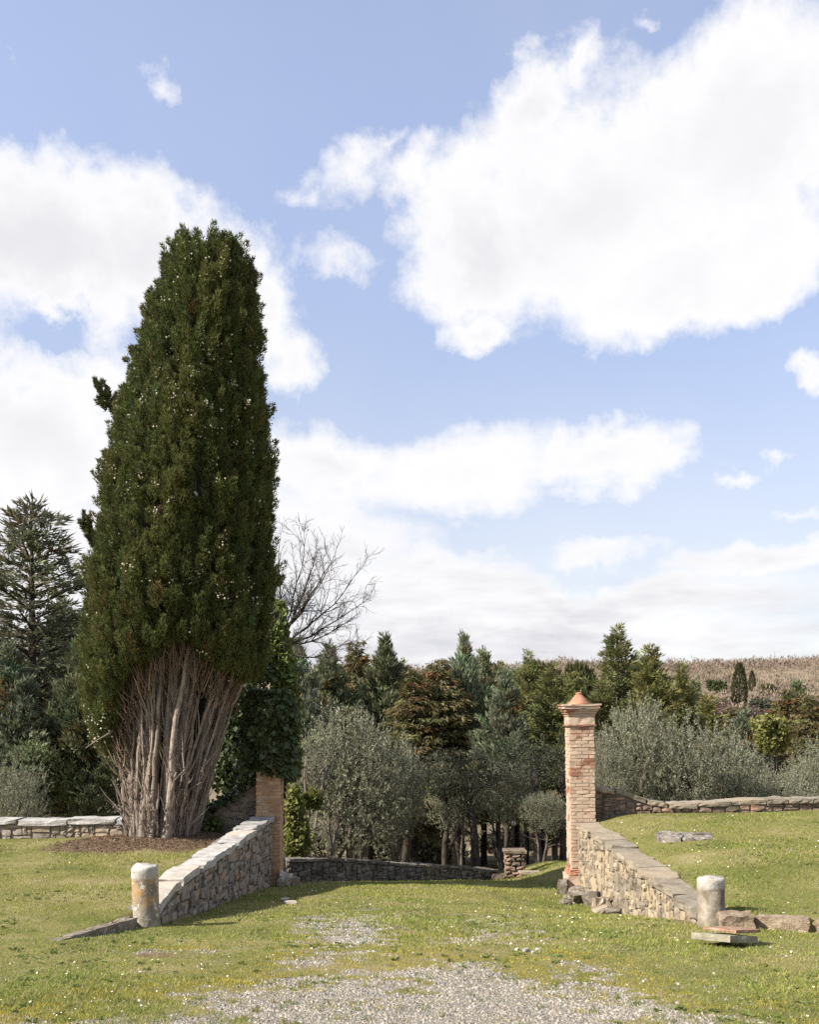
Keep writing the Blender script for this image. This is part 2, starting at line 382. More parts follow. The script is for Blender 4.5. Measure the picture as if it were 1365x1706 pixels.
# ------------------------------------------------------------------ the lie of the land
_ry = np.linspace(-60, 700, 7601)
_rz = np.interp(_ry, [-60, -5, 1, 5.5, 8, 10.9, 12.8, 17.8, 20, 24, 30, 40, 60, 85, 110, 150, 220, 270, 700],
                [0.3, 0.05, 0, -.16, -.43, -.81, -1.07, -1.64, -1.97, -2.65, -3.5, -5.0, -7.4, -9.3, -9.0, -3.0, 10.2, 13.2, 10])
_k = np.exp(-np.linspace(-2.2, 2.2, 13) ** 2); _k /= _k.sum(); _rz[20:-20] = np.convolve(_rz, _k, 'same')[20:-20]
def road_z(y): return np.interp(y, _ry, _rz)
def xl_face(y): return np.interp(y, [10.9, 17.9], [-2.86, -2.56])      # road-side face of the two flanking walls
def xr_face(y): return np.interp(y, [10.8, 17.8], [3.27, 3.13])
def HZ(x, y):
    x, y = np.broadcast_arrays(np.asarray(x, float), np.asarray(y, float))
    rz = road_z(y)
    lz = np.interp(y, [1, 5.5, 8, 9.4, 11, 14, 18.4], [0, -.16, -.43, -.60, -.66, -.72, -.83])
    lz = lz + .22 * np.exp(-(((x + 4.35) / 1.5) ** 2 + ((y - 17.3) / 1.2) ** 2))
    rr = np.interp(y, [1, 5.5, 8, 9.3, 10, 11, 14, 18.4], [0, -.16, -.43, -.575, -.60, -.62, -.50, -.375])
    rr = rr + np.clip(x - 3.2, 0, 8) * .02 * sstep(y, 9, 14) + .06 * np.exp(-(((x - 5.2) / 1.6) ** 2 + ((y - 13.5) / 2.) ** 2))
    xl = np.interp(y, [8.3, 9.0, 10.7, 10.95, 17.9, 18.5], [-3.7, -3.48, -3.06, -3.04, -2.74, -2.72])
    xr = np.interp(y, [8.6, 9.2, 10.0, 10.5, 10.8, 17.8, 18.5], [6.6, 5.5, 4.3, 3.66, 3.46, 3.32, 3.3])
    rr = rr - .10 * (1 - sstep(x - xr, .1, 1.0)) * sstep(y, 10.6, 12)
    wl = 1 - sstep(x, xl - .1, xl + .04); wr = sstep(x, xr - .04, xr + .1)
    fr = 1 - sstep(y, 18.24, 18.42); wl = wl * fr; wr = wr * fr
    wl = wl * sstep(y, 8.3, 9.6); wr = wr * sstep(y, 8.0, 9.2)
    rz = rz - np.interp(y, [11.5, 14.5, 16, 18, 21], [0, .19, .19, .12, 0]) * sstep(x, .6, 2.9)
    z = rz * (1 - wl - wr) + lz * wl + rr * wr
    z = z + .42 * sstep(x, 2.2, 4.2) * sstep(y, 19.5, 23) * (1 - sstep(y, 27, 36))
    und = (n2(x, y, .9, 3, 3) - .5) * .07 + (n2(x, y, 3.1, 3, 5) - .5) * .03
    z = z + und * (1 - sstep(y, 30, 60))
    far = sstep(y, 60, 140); z = z + far * ((n2(x, y, .012, 3, 9) - .5) * 10 + (n2(x, y, .05, 3, 11) - .5) * 4.5)
    z = z + far * np.clip((x - 40) * .02, -2.0, 4)
    return z
def hz(x, y): return float(HZ(np.array([x]), np.array([y]))[0])
def hit(px, py, d0=24.):
    """distance at which the line of sight through a pixel first meets the land"""
    ds = np.arange(d0, 320, .5); z = (1180 - py) / FPX * ds + CZ; h = HZ((px - 682.5) / FPX * ds, ds); k = np.where(z <= h)[0]
    return float(ds[k[0]]) if len(k) else None
def crest(px):
    ds = np.arange(120., 320, 2.); return float(ds[np.argmax((HZ((px - 682.5) / FPX * ds, ds) - CZ) / ds)])
def gravel_mask(x, y):
    n = n2(x, y, 2.2, 5, 21) - .5; n_ = n2(x, y, 7., 3, 22) - .5
    a = 1 - np.sqrt(((x - .12) / 2.1) ** 2 + ((y - 4.6) / 3.35) ** 2)
    b = .50 - .62 * np.sqrt(((x + .60) / .85) ** 2 + ((y - 10.2) / 3.0) ** 2)
    c = .13 - .5 * np.sqrt(((x - .75) / .95) ** 2 + ((y - 10.0) / 3.0) ** 2)
    d = .22 - .6 * np.sqrt(((x + 2.0) / 1.0) ** 2 + ((y - 8.6) / .7) ** 2)
    f = np.maximum(np.maximum(a * 1.15, b), np.maximum(c, d))
    return sstep(f + n * 2.0 + n_ * 1.5 - .04, -.12, .50)
def dirt_mask(x, y):
    n = n2(x, y, 1.6, 4, 31) - .5
    a = 1 - np.sqrt(((x + 4.75) / 1.85) ** 2 + ((y - 17.0) / 1.55) ** 2)
    a2 = 1 - np.sqrt(((x + 3.4) / .9) ** 2 + ((y - 17.2) / 1.3) ** 2)
    b = .5 - .7 * np.sqrt(((x + 2.15) / .6) ** 2 + ((y - 8.15) / .35) ** 2)
    c = .25 - .5 * np.sqrt(((x - .9) / 1.4) ** 2 + ((y - 22.6) / 1.0) ** 2)
    e = np.where(y < 19, sstep(np.abs(x - np.interp(y, [10.8, 17.8], [3.2, 3.06])), .3, .0) * .35 * (y > 10.8), 0)
    return sstep(np.maximum(np.maximum(np.maximum(a * 1.6, a2 * 1.5), np.maximum(b, c)), e) + n * .9, .12, .5)

def make_ground():
    xs = np.concatenate([-np.geomspace(420, 9.2, 34), np.arange(-9, -5.2, .25), np.arange(-5.2, 5.6, .065), np.arange(5.6, 9, .25), np.geomspace(9.2, 420, 34)])
    ys = np.concatenate([np.arange(-40, 2, 6.), np.arange(2, 5, .3), np.arange(5, 13, .075), np.arange(13, 18.1, .12), np.arange(18.1, 18.6, .045), np.arange(18.7, 27, .25), np.geomspace(27, 690, 90)])
    X, Y = np.meshgrid(xs, ys); Z = HZ(X, Y); ny, nx = X.shape
    g = Geo(); i = np.arange(ny - 1)[:, None] * nx + np.arange(nx - 1)[None]
    q = np.stack([i, i + 1, i + nx + 1, i + nx], -1).reshape(-1, 4)
    col = np.stack([gravel_mask(X, Y), dirt_mask(X, Y), sstep(Y, 26, 60)], -1).reshape(-1, 3)
    g.add(np.stack([X, Y, Z], -1), q, None, col)
    m, nt, out = new_mat('ground_soil'); s = NT(nt)
    at = s.attr('Col'); sp = s.N('ShaderNodeSeparateXYZ'); s.L(at.outputs['Vector'], sp.inputs[0])
    big = s.noise(.9, 5, .6); med = s.noise(6, 6, .6); fine = s.noise(60, 5, .65)
    turf = s.ramp(big, [(.32, (.125, .13, .034)), (.52, (.20, .178, .065)), (.7, (.28, .23, .12))])
    turf = s.mix(s.M('MULTIPLY', s.step(fine, .4, .65), .5), turf, (.05, .05, .018))
    vor = s.N('ShaderNodeTexVoronoi'); s.L(s.pos(), vor.inputs['Vector']); vor.inputs['Scale'].default_value = 62
    grv = s.ramp(s.N('ShaderNodeSeparateColor').outputs[0] if False else vor.outputs['Color'], [(0, (.13, .113, .09)), (.5, (.225, .20, .165)), (1, (.31, .285, .245))])
    grv = s.mix(s.step(vor.outputs['Distance'], .45, .75), grv, (.13, .115, .09))
    soil = s.ramp(s.noise(14, 6, .65), [(.3, (.085, .058, .036)), (.55, (.16, .11, .07)), (.75, (.24, .175, .12))])
    far = s.ramp(s.noise(.06, 6, .65), [(.3, (.10, .08, .05)), (.5, (.17, .135, .09)), (.7, (.24, .195, .14))])
    c = s.mix(sp.outputs[0], turf, grv); c = s.mix(sp.outputs[1], c, soil); c = s.mix(sp.outputs[2], c, far)
    h = s.M('ADD', s.M('MULTIPLY', fine, .6), med)
    s.L(s.pbsdf(c, .95, s.bump(h, .7, .03), .08), out.inputs[0])
    o = g.build('ground', m, smooth=True); tag(o, 'grassy ground with a gravel drive sloping down between the walls', 'ground', kind='structure')
make_ground()

# ------------------------------------------------------------------ stones and walls
def stone_meshes(prefix, mat, count, n=2, rough=.21, power=.6, seed=1, smooth=False):
    out = []; rng = np.random.default_rng(seed)
    for k in range(count):
        v, q = box_geo(2, 2, 2, n, n, n)
        r = np.linalg.norm(v, axis=1, keepdims=True); sph = v / r
        v = v * (1 - power * .5) + sph * 1.12 * power * .5 * 1.15
        v = v * (1 + (fbm(v * 1.1 + k * 13.7 + 40, 3, seed)[:, None] - .5) * rough * 3)
        v += rng.normal(0, rough * .28, v.shape)
        v /= np.abs(v).max(0) ; v *= .5
        g = Geo().add(v, q); m = g.mesh(prefix, smooth, False); m.materials.append(mat); out.append(m)
    return out
ST = {'cool': stone_meshes('stone', M_STONE, 14, seed=1), 'warm': stone_meshes('stone', M_STONE_W, 14, seed=2),
      'dark': stone_meshes('stone', M_STONE_D, 10, seed=3), 'brown': stone_meshes('stone', M_STONE_R, 12, seed=4)}
def slab_mesh(prefix, mat, sx, sy, sz, seed, jit=.02, nx=5, ny=2):
    v, q = box_geo(sx, sy, sz, nx, ny, 2); rng = np.random.default_rng(seed)
    e = np.abs(v) / (np.array([sx, sy, sz]) * .5)
    edge = (e > .99).sum(1)
    v = v * (1 - .03 * (edge >= 2)[:, None] * np.array([min(1, .5 / sx), .6, 1.6]))
    v += (np.stack([fbm(v * 4 + seed * 3.1 + 9 * a, 3, seed + a) for a in range(3)], -1) - .5) * jit * np.array([2, 3.2, 1.0])
    v += rng.normal(0, jit * .12, v.shape)
    g = Geo().add(v, q); m = g.mesh(prefix, False, False); m.materials.append(mat); return m

def rubble_wall(root, A, B, side, base, top, thick, kind, mortar, cop_h=.1, cop_w=None, cop_mat=None, cop_len=(.5, .95), hh=(.06, .22), ww=(.09, .42), seed=5, cop_from=0., depth=.16, cop_over=.03, relief=.02):
    """A, B ends of the visible face in plan; side = unit normal sign of that face; base, top functions of s"""
    rng = np.random.default_rng(seed); A = np.array(A, float); B = np.array(B, float); Ls = np.linalg.norm(B - A); t = (B - A) / Ls
    nrm = np.array([t[1], -t[0]]) * side; ang = math.atan2(t[1], t[0]); o = np.array(root.location)
    # body
    ns = max(4, int(Ls / .25)); g = Geo(); S = np.linspace(0, Ls, ns + 1); rings = []
    for s_ in S:
        f = A + t * s_ - nrm * .035; b = f - nrm * (thick - .05); zb = base(s_) - .45; zt = top(s_) - cop_h * .6
        rings.append([(f[0], f[1], zb), (f[0], f[1], zt), (b[0], b[1], zt), (b[0], b[1], zb)])
    v = np.array(rings).reshape(-1, 3) - o; q = []
    for i in range(ns):
        for j in range(4): q.append((i * 4 + j, i * 4 + (j + 1) % 4, i * 4 + 4 + (j + 1) % 4, i * 4 + 4 + j))
    q += [(0, 3, 2, 1), (ns * 4, ns * 4 + 1, ns * 4 + 2, ns * 4 + 3)]
    g.add(v, q); g.build('wall_core', mortar, root, color=False)
    # stones of the face, bedded into the lowest gap each time
    cell = .03; nc = int(Ls / cell); sc = (np.arange(nc) + .5) * cell; Hh = np.array([base(x) - .07 for x in sc]); T = np.array([top(x) - cop_h for x in sc])
    live = Hh < T - .03; guard = 0; n_st = 0
    while live.any() and guard < 6000:
        guard += 1
        i = np.argmin(np.where(live, Hh, 1e9)); h0 = Hh[i]; a = i
        while a > 0 and live[a - 1] and Hh[a - 1] <= h0 + .025: a -= 1
        b = i
        while b < nc - 1 and live[b + 1] and Hh[b + 1] <= h0 + .025: b += 1
        wd = rng.uniform(*ww); k = max(3, int(wd / cell))
        if b - a + 1 <= k + 3: k = b - a + 1
        c0 = a if rng.random() < .5 else b - k + 1; c1 = c0 + k
        w = k * cell
        if w < .065:
            Hh[c0:c1] += .05; live = Hh < T - .03; continue
        zb = Hh[c0:c1].max(); h = rng.uniform(*hh) * (1.0 if w > .16 else .8)
        if rng.random() < .14: h *= 1.45
        Tm = T[c0:c1].min()
        if zb + h > Tm - .045: h = Tm - zb
        if h < .035: Hh[c0:c1] = 1e3; live = Hh < T - .03; continue
        sm = (c0 + c1) * .5 * cell; p = A + t * sm - nrm * (depth * .5 - rng.uniform(0, relief))
        m = ST[kind][rng.integers(len(ST[kind]))]
        link('stone', m, root, (p[0] - o[0], p[1] - o[1], zb + h / 2 - o[2]), (0, rng.uniform(-.07, .07), ang + (math.pi if rng.random() < .5 else 0)),
             (w * 1.0 - .004, depth, h * 1.03))
        Hh[c0:c1] = zb + h + .004; live = Hh < T - .03; n_st += 1
    # coping
    if cop_mat is not None:
        s0 = cop_from; k = 0
        while s0 < Ls - .1:
            l = rng.uniform(*cop_len)
            if Ls - s0 - l < .3: l = Ls - s0
            s1 = s0 + l; sm = (s0 + s1) / 2; z0, z1 = top(s0), top(s1); p = A + t * sm + nrm * (cop_over - cop_w / 2 + rng.uniform(-.02, .02))
            m = slab_mesh('coping_slab', cop_mat, l - .012, cop_w, cop_h, seed * 50 + k, jit=.042)
            link('coping_slab', m, root, (p[0] - o[0], p[1] - o[1], (z0 + z1) / 2 - cop_h / 2 + rng.uniform(-.018, .018) - o[2]), (rng.uniform(-.045, .045), -math.atan2(z1 - z0, l), ang + rng.uniform(-.02, .02)))
            s0 = s1; k += 1
    return n_st

# flanking wall, left of the drive
w = thing('flanking_wall', 'shaded rubble stone retaining wall with pale coping, beside the cypress lawn', 'wall', (-2.7, 14.4, -1.2), 'rubble walls flanking the drive')
A, B = (-2.86, 10.95), (-2.56, 17.82)
wl_top = lambda s_: float(np.interp(s_, [0, .35, .36, .8, .81, 4.0, 4.02, 6.9], [-.60, -.58, -.545, -.53, -.47, -.42, -.385, -.375]))
rubble_wall(w, A, B, 1, lambda s_: hz(np.interp(s_, [0, 6.88], [-2.6, -2.3]), 10.95 + s_), wl_top, .42, 'cool', M_MORTAR, .10, .36, M_COPING, (.55, 1.0), seed=11, relief=.035)
# flanking wall, right of the drive
w = thing('flanking_wall', 'sunlit rubble stone retaining wall beside the daisy lawn, below the brick pillar', 'wall', (3.3, 14.2, -1.2), 'rubble walls flanking the drive')
A, B = (3.27, 10.8), (3.13, 17.8)
wr_top = lambda s_: float(np.interp(s_, [0, 7], [-.615, -.465]))
rubble_wall(w, A, B, -1, lambda s_: hz(3.0, 10.8 + s_), wr_top, .45, 'warm', M_MORTAR_W, .10, .40, M_COPING_W, (.6, 1.1), seed=12, relief=.012)
# boundary wall behind the left lawn, sweeping up to the ivy-covered pillar
w = thing('boundary_wall', 'low stone boundary wall with pale slabs behind the cypress, rising to the ivy-covered pillar', 'wall', (-6, 18.3, -.9))
def bl_top(s_): return float(np.interp(s_, [0, 6.4, 7.0, 7.5, 7.9, 8.2], [-.47, -.455, -.38, -.15, .12, .38]))
rubble_wall(w, (-11.06, 18.25), (-2.86, 18.25), 1, lambda s_: hz(-11.06 + s_, 17.9), bl_top, .4, 'cool', M_MORTAR_W, .10, .46, M_COPING, (.55, 1.1), hh=(.09, .17), seed=13)
# boundary wall behind the right lawn
w = thing('boundary_wall', 'low brown stone boundary wall curving down from the brick pillar behind the daisy lawn', 'wall', (6, 18.3, -.4))
def br_top(s_): return float(np.interp(s_, [0, .25, .6, 1.0, 1.35, 1.7, 4.6, 9], [.20, .17, .06, -.08, -.155, -.16, -.03, .05]))
rubble_wall(w, (3.46, 18.25), (12.4, 18.25), 1, lambda s_: hz(3.46 + s_, 17.9), br_top, .4, 'brown', M_MORTAR, .085, .46, M_COPING_W, (.4, .8), hh=(.06, .12), ww=(.12, .36), seed=14)
# retaining wall across the far end of the drive
w = thing('retaining_wall', 'low dark mossy retaining wall running across below the olive trees', 'wall', (0, 22, -2.2))
cw_top = lambda s_: float(np.interp(s_, [0, 1.0, 6.6], [-1.38, -1.5, -2.38]))
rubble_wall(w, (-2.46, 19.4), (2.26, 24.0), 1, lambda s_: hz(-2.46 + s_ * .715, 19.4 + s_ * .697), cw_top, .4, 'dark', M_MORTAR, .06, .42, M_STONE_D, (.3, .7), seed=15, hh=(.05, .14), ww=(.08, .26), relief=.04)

# ------------------------------------------------------------------ pillars
def brick_meshes(mat, dims, n=5):
    out = []
    for k in range(n):
        v, q = box_geo(*dims, 2, 2, 1); e = np.abs(v) / (np.array(dims) / 2)
        v = v * (1 - .035 * ((e > .99).sum(1) >= 3))[:, None]
        v += np.random.default_rng(900 + k).normal(0, .0022, v.shape)
        m = Geo().add(v, q).mesh('brick', False, False); m.materials.append(mat); out.append(m)
    return out
def make_pillar(name, label, xc, yf, zb, zt, w, mat, lean, plinth=True, cap=True, fullcap=True):
    root = thing(name, label, 'pillar', (xc, yf + w / 2, zb)); rng = np.random.default_rng(int(abs(xc) * 100)); ch = .066; bh = .056; bw = .11
    full = brick_meshes(mat, (w / 2 - .008, bw, bh)); inner = brick_meshes(mat, (w - 2 * bw - .016, bw, bh)); half = w / 2
    ncs = int((zt - zb) / ch); g = Geo(); z1 = ncs * ch
    v, q = box_geo(w - .022, w - .022, z1); v[:, 2] += z1 / 2; g.add(v, q); g.build('mortar_core', M_BRICKM, root, color=False)
    def put(m, x, y, z, r): 
        j = rng.normal(0, .0035, 2); link('brick', m[rng.integers(len(m))], root, (x + j[0], y + j[1], z), (0, 0, r + (math.pi if rng.random() < .5 else 0)))
    for c in range(ncs):
        z = c * ch + ch / 2; a = half - bw / 2; q4 = w / 4
        if c % 2 == 0:
            for sy in (-1, 1):
                for sx in (-1, 1): put(full, sx * q4, sy * a, z, 0)
            for sx in (-1, 1): put(inner, sx * a, 0, z, R(90))
        else:
            for sx in (-1, 1):
                for sy in (-1, 1): put(full, sx * a, sy * q4, z, R(90))
            for sy in (-1, 1): put(inner, 0, sy * a, z, 0)
    if plinth:
        for k, (ww_, h0, h1) in enumerate(((w + .14, -.12, .26), (w + .09, .26, .33), (w + .045, .33, .38))):
            v, q = box_geo(ww_, ww_, h1 - h0 - .004, 3, 3, 3); v += rng.normal(0, .006, v.shape); v[:, 2] += (h0 + h1) / 2
            Geo().add(v, q).build('plinth_course', M_TERRA if k else mat, root, color=False)
    # cornice: necking roll, frieze, stepped courses, bell cap
    H_ = z1
    courses = [(w + .07, .028), (w + .02, .16), (w + .04, .045), (w + .085, .045), (w + .14, .05), (w + .205, .055), (w + .245, .03)] if fullcap else [(w + .07, .028), (w + .02, .16), (w + .1, .06)]
    for k, (ww_, h) in enumerate(courses):
        v, q = box_geo(ww_, ww_, h - .002, 6, 6, 2); e = np.abs(v); 
        v *= (1 - .012 * ((e > np.array([ww_, ww_, h]) * .495).sum(1) >= 2))[:, None]
        v += rng.normal(0, .0028, v.shape); v[:, 2] += H_ + h / 2; H_ += h
        Geo().add(v, q).build('cornice_course', M_CORN if mat is M_BRICK else mat, root, color=False)
    if cap:
        prof = [(.21, 0), (.205, .03), (.175, .034), (.17, .048), (.150, .075), (.115, .115), (.078, .155), (.058, .175), (.046, .183), (.06, .188), (.062, .205), (.045, .216), (.0, .221)]
        n = 20; vv = [(r_ * math.cos(2 * math.pi * i / n), r_ * math.sin(2 * math.pi * i / n), z_ + H_ + .002) for r_, z_ in prof for i in range(n)]
        qq = [(a * n + i, a * n + (i + 1) % n, a * n + n + (i + 1) % n, a * n + n + i) for a in range(len(prof) - 1) for i in range(n)]
        Geo().add(vv, qq).build('bell_cap', M_TERRA, root, smooth=True, color=False)
    root.rotation_euler = lean
    return root
make_pillar('gate_pillar', 'tall weathered red brick gate pillar with flared cornice and bell cap', 3.245, 17.83, -1.72, 1.38, .47, M_BRICK, (0, R(-.9), R(1)))
make_pillar('gate_pillar', 'ochre brick gate pillar covered in ivy above, beside the cypress', -2.64, 17.86, -1.62, 1.30, .46, M_BRICKL, (0, R(.3), 0), plinth=False, fullcap=False, cap=False)

# ------------------------------------------------------------------ pier at the far end, columns, kerbs, slabs and loose stones
def lump(name, label, cat, loc, size, mat, seed, rot=(0, 0, 0), n=4, rough=.13, power=.5, group=None, parent=None, smooth=False):
    v, q = box_geo(2, 2, 2, n, n, n); r = np.linalg.norm(v, axis=1, keepdims=True)
    v = v * (1 - power * .5) + v / r * 1.25 * power * .5
    v = v * (1 + (fbm(v * 1.0 + seed * 7.3, 2, seed)[:, None] - .5) * rough * 4) + (np.stack([fbm(v * 2.6 + seed + 31 * a, 3, seed + a) for a in range(3)], -1) - .5) * rough * 1.6
    v /= np.abs(v).max(0); v *= np.array(size) * .5
    m = Geo().add(v, q).mesh(name, smooth, False); m.materials.append(mat); o = link(name, m, parent, loc, rot)
    return tag(o, label, cat, group) if label else o

pr = thing('stub_pier', 'squat weathered stone pier at the end of the low dark wall', 'pier', (2.63, 24.05, -2.6))
for k in range(7):
    z = -.08 + k * .105
    for j, (x, l) in enumerate(((-.13, .25), (.13, .25)) if k % 2 else ((-.18, .15), (.02, .24), (.21, .12))):
        link('stone', ST['brown'][(k * 3 + j) % 12], pr, (x, -.13, z + .05), (0, 0, 0), (l, .26, .103)); link('stone', ST['brown'][(k * 5 + j) % 12], pr, (x, .13, z + .05), (0, 0, 0), (l, .26, .103))
m = slab_mesh('cap_stone', M_STONE_R, .58, .56, .07, 77, .02, 3, 3); link('cap_stone', m, pr, (0, 0, .68))
lump('loose_stone', 'small reddish stone lying before the squat pier', 'stone', (2.16, 23.6, hz(2.16, 23.6) + .06), (.3, .25, .2), M_STONE_R.copy(), 61)
lump('flat_stone', 'flat pale stone in the grass at the foot of the squat pier', 'stone', (2.95, 23.5, hz(2.95, 23.5) + .04), (.6, .35, .12), M_COPING_W, 62)

def column(name, label, x, y, zb, h, r, mat, tilt, seed):
    n = 28; zs = np.concatenate([np.linspace(-.25, h - .05, 12), [h - .03, h - .012, h - .002, h]]); rr = np.concatenate([np.full(12, r), [r * .985, r * .95, r * .86, .0]])
    rr[:12] *= np.linspace(1.0, .985, 12)
    a = np.linspace(0, 2 * np.pi, n, endpoint=False)
    Zs, Aa = np.meshgrid(zs, a, indexing='ij'); pr_ = rr[:, None] * (1 + (fbm(np.stack([np.cos(Aa) * 2 + seed, np.sin(Aa) * 2, Zs * 5], -1), 4, seed) - .5) * .17)
    top_wob = (fbm(np.stack([np.cos(Aa) * 1.6 + seed, np.sin(Aa) * 1.6, Zs * 0], -1), 3, seed + 5) - .5) * .075
    v = np.stack([pr_ * np.cos(Aa), pr_ * np.sin(Aa), Zs + top_wob * (Zs > h * .7) * (rr[:, None] > 0)], -1).reshape(-1, 3)
    q = [(i * n + j, i * n + (j + 1) % n, (i + 1) * n + (j + 1) % n, (i + 1) * n + j) for i in range(len(zs) - 1) for j in range(n)]
    o = Geo().add(v, q).build(name, mat, None, (x, y, zb), smooth=True, color=False); o.rotation_euler = tilt
    return tag(o, label, 'column', kind='thing', group='short stone columns at the near ends of the flanking walls')
column('stone_column', 'short round stone column with orange and white lichen, by the shaded wall', -2.955, 10.8, -.83, .715, .148, M_BOLL_L, (R(1), R(-2.2), 0), 3)
column('stone_column', 'short round pale stone column with whitened top, by the tufa block', 3.345, 10.62, -.81, .60, .15, M_BOLL_R, (0, R(-.8), 0), 8)

lump('tufa_block', 'rough pitted tufa block leaning at the foot of the pale column', 'stone', (3.50, 10.26, -.65), (.40, .28, .26), M_TUFA, 5, (R(4), R(-3), R(-8)), n=7, rough=.12, power=.38)
kr = thing('kerb', 'tufa kerb stones edging the daisy lawn beside the tufa block', 'kerb', (4.3, 10.0, -.7))
kd = math.atan2(-.5, .78)
for k in range(4):
    s_ = k * .62; lump('kerb_stone', None, None, (3.98 + s_ * .86 - 4.3, 10.22 - s_ * .50 - 10.0, .02 + .015 * k), (.6, .24, .25), M_TUFA, 20 + k, (0, R((-2, 1, 2, -1)[k]), kd + .06), n=6, rough=.06, power=.2, parent=kr)
kr = thing('kerb', 'thin weathered stone kerb sinking into the grass beside the lichened column', 'kerb', (-3.3, 10.1, -.72))
M_KERB = stone_mat('brown_kerb', (.10, .08, .055), (.19, .155, .115), (.30, .26, .21), lichen=(.36, .34, .29), scale=9, objvar=.15)
a0 = np.array([-3.06, 10.62]); a1 = np.array([-3.48, 8.98]); kd = math.atan2(*(a1 - a0)[::-1]); zk = [(-.69), (-.70), (-.715), (-.70)]
for k in range(4):
    c = a0 + (a1 - a0) * (k + .5) / 4; zc = -.80 + .085 + (.128 - .035) * 0 + np.interp(k, [0, 3], [.005, .10]); kp = R(-4.0)
    lump('kerb_stone', None, None, (c[0] + 3.3, c[1] - 10.1, zc - .02 + .72), (.46, .14, (.20, .18, .16, .13)[k]), M_KERB, 40 + k, (0, kp, kd), n=6, rough=.09, power=.22, parent=kr)

m = slab_mesh('concrete_slab', M_CONC, .46, .42, .065, 31, .011, 5, 5); o = link('concrete_slab', m, None, (2.95, 8.98, hz(2.95, 8.98) + .07), (R(-6), R(9), R(38)))
tag(o, 'square grey concrete slab tilted on the grass beneath the terracotta tile', 'slab')
m = slab_mesh('terracotta_tile', M_TILE, .42, .36, .03, 32, .007, 5, 5); o = link('terracotta_tile', m, None, (3.04, 9.05, hz(2.95, 8.98) + .128), (R(-5), R(7), R(38)))
tag(o, 'square terracotta tile lying on the concrete slab', 'tile')

def millstone():
    root = thing('millstone', 'round cracked old millstone lying flat on the daisy lawn', 'millstone', (4.42, 15.35, hz(4.42, 15.35) - .025)); rng = np.random.default_rng(4)
    n = 9; edges = np.sort((np.arange(n) + rng.uniform(-.25, .25, n)) / n * 2 * np.pi)
    for k in range(n):
        a0, a1 = edges[k] + .02, edges[(k + 1) % n] - .02
        if a1 < a0: a1 += 2 * np.pi
        m_ = 4; aa = np.linspace(a0, a1, m_ + 1); r0 = .12; ro = .46 * rng.uniform(.86, 1.06); h = .065 + rng.uniform(-.02, .015); v = []
        for z in (-.06, h):
            for rad in (r0, ro):
                for a in aa: v.append((math.cos(a) * rad * rng.uniform(.98, 1.02), math.sin(a) * rad * rng.uniform(.98, 1.02), z + (rng.normal(0, .008) if z > 0 else 0)))
        c = m_ + 1; q = []
        for i in range(m_):
            b0, b1, t0, t1 = i, c + i, 2 * c + i, 3 * c + i
            q += [(t0, t1, t1 + 1, t0 + 1), (b1, b1 + 1, t1 + 1, t1), (b0 + 1, b0, t0, t0 + 1)]
        q += [(0, c, 3 * c, 2 * c), (c + m_, m_, 2 * c + m_, 3 * c + m_)]
        Geo().add(v, q).build('segment', M_MILL, root, color=False)
millstone()

rocks = [((2.86, 16.35), (.46, .42, .34), 'largest grey boulder in front of the brick pillar plinth'), ((3.04, 15.95), (.28, .3, .34), 'upright grey boulder at the wall foot beside the largest one'),
         ((3.02, 15.15), (.30, .34, .30), 'dark angular boulder at the foot of the sunlit wall'), ((2.9, 14.62), (.24, .2, .14), 'pale wedge of stone lying before the dark angular boulder'),
         ((2.62, 16.1), (.22, .2, .12), 'small flat rock in the grass beside the largest grey boulder'), ((2.98, 14.0), (.24, .24, .14), 'low brown rock at the near end of the row along the sunlit wall'),
         ((2.82, 17.72), (.20, .3, .40), 'upright rock leaning on the pillar plinth')]
for k, ((x, y), sz, lab) in enumerate(rocks):
    lump('boulder', lab, 'boulder', (x, y, hz(x, y) + sz[2] * .22), sz, M_ROCK if k != 3 else M_COPING_W, 70 + k, (random.uniform(-.3, .3), random.uniform(-.3, .3), random.uniform(0, 3)), n=4, rough=.2, power=.45, group='boulders along the foot of the sunlit wall')
for k, ((x, y), sz, lab) in enumerate([((-2.32, 17.75), (.28, .3, .36), 'pale jagged rock at the foot of the ivy-covered pillar'), ((-2.2, 18.05), (.22, .25, .24), 'darker rock just behind the jagged one by the ivy-covered pillar')]):
    lump('boulder', lab, 'boulder', (x, y, hz(x, y) + sz[2] * .3), sz, (M_COPING, M_ROCK)[k], 90 + k, (.2, .3, k), n=4, rough=.2, power=.4)
for k, (x, y, sz) in enumerate([(-1.75, 14.1, (.22, .12, .05)), (-1.9, 14.6, (.16, .1, .04)), (1.02, 8.4, (.055, .05, .035)), (1.13, 8.47, (.045, .04, .03)), (.96, 8.55, (.04, .035, .03)), (1.07, 8.28, (.035, .035, .025))]):
    lab = ['flat white stone chip in the shade of the left wall', 'smaller white stone chip behind the flat one by the left wall', 'largest of the white pebbles clustered on the grass', 'white pebble beside the largest one in the cluster',
           'white pebble at the back of the cluster', 'white pebble at the front of the cluster'][k]
    lump('white_stone', lab, 'stone', (x, y, hz(x, y) + sz[2] * .45), sz, M_COPING, 110 + k, (0, 0, k), n=3)
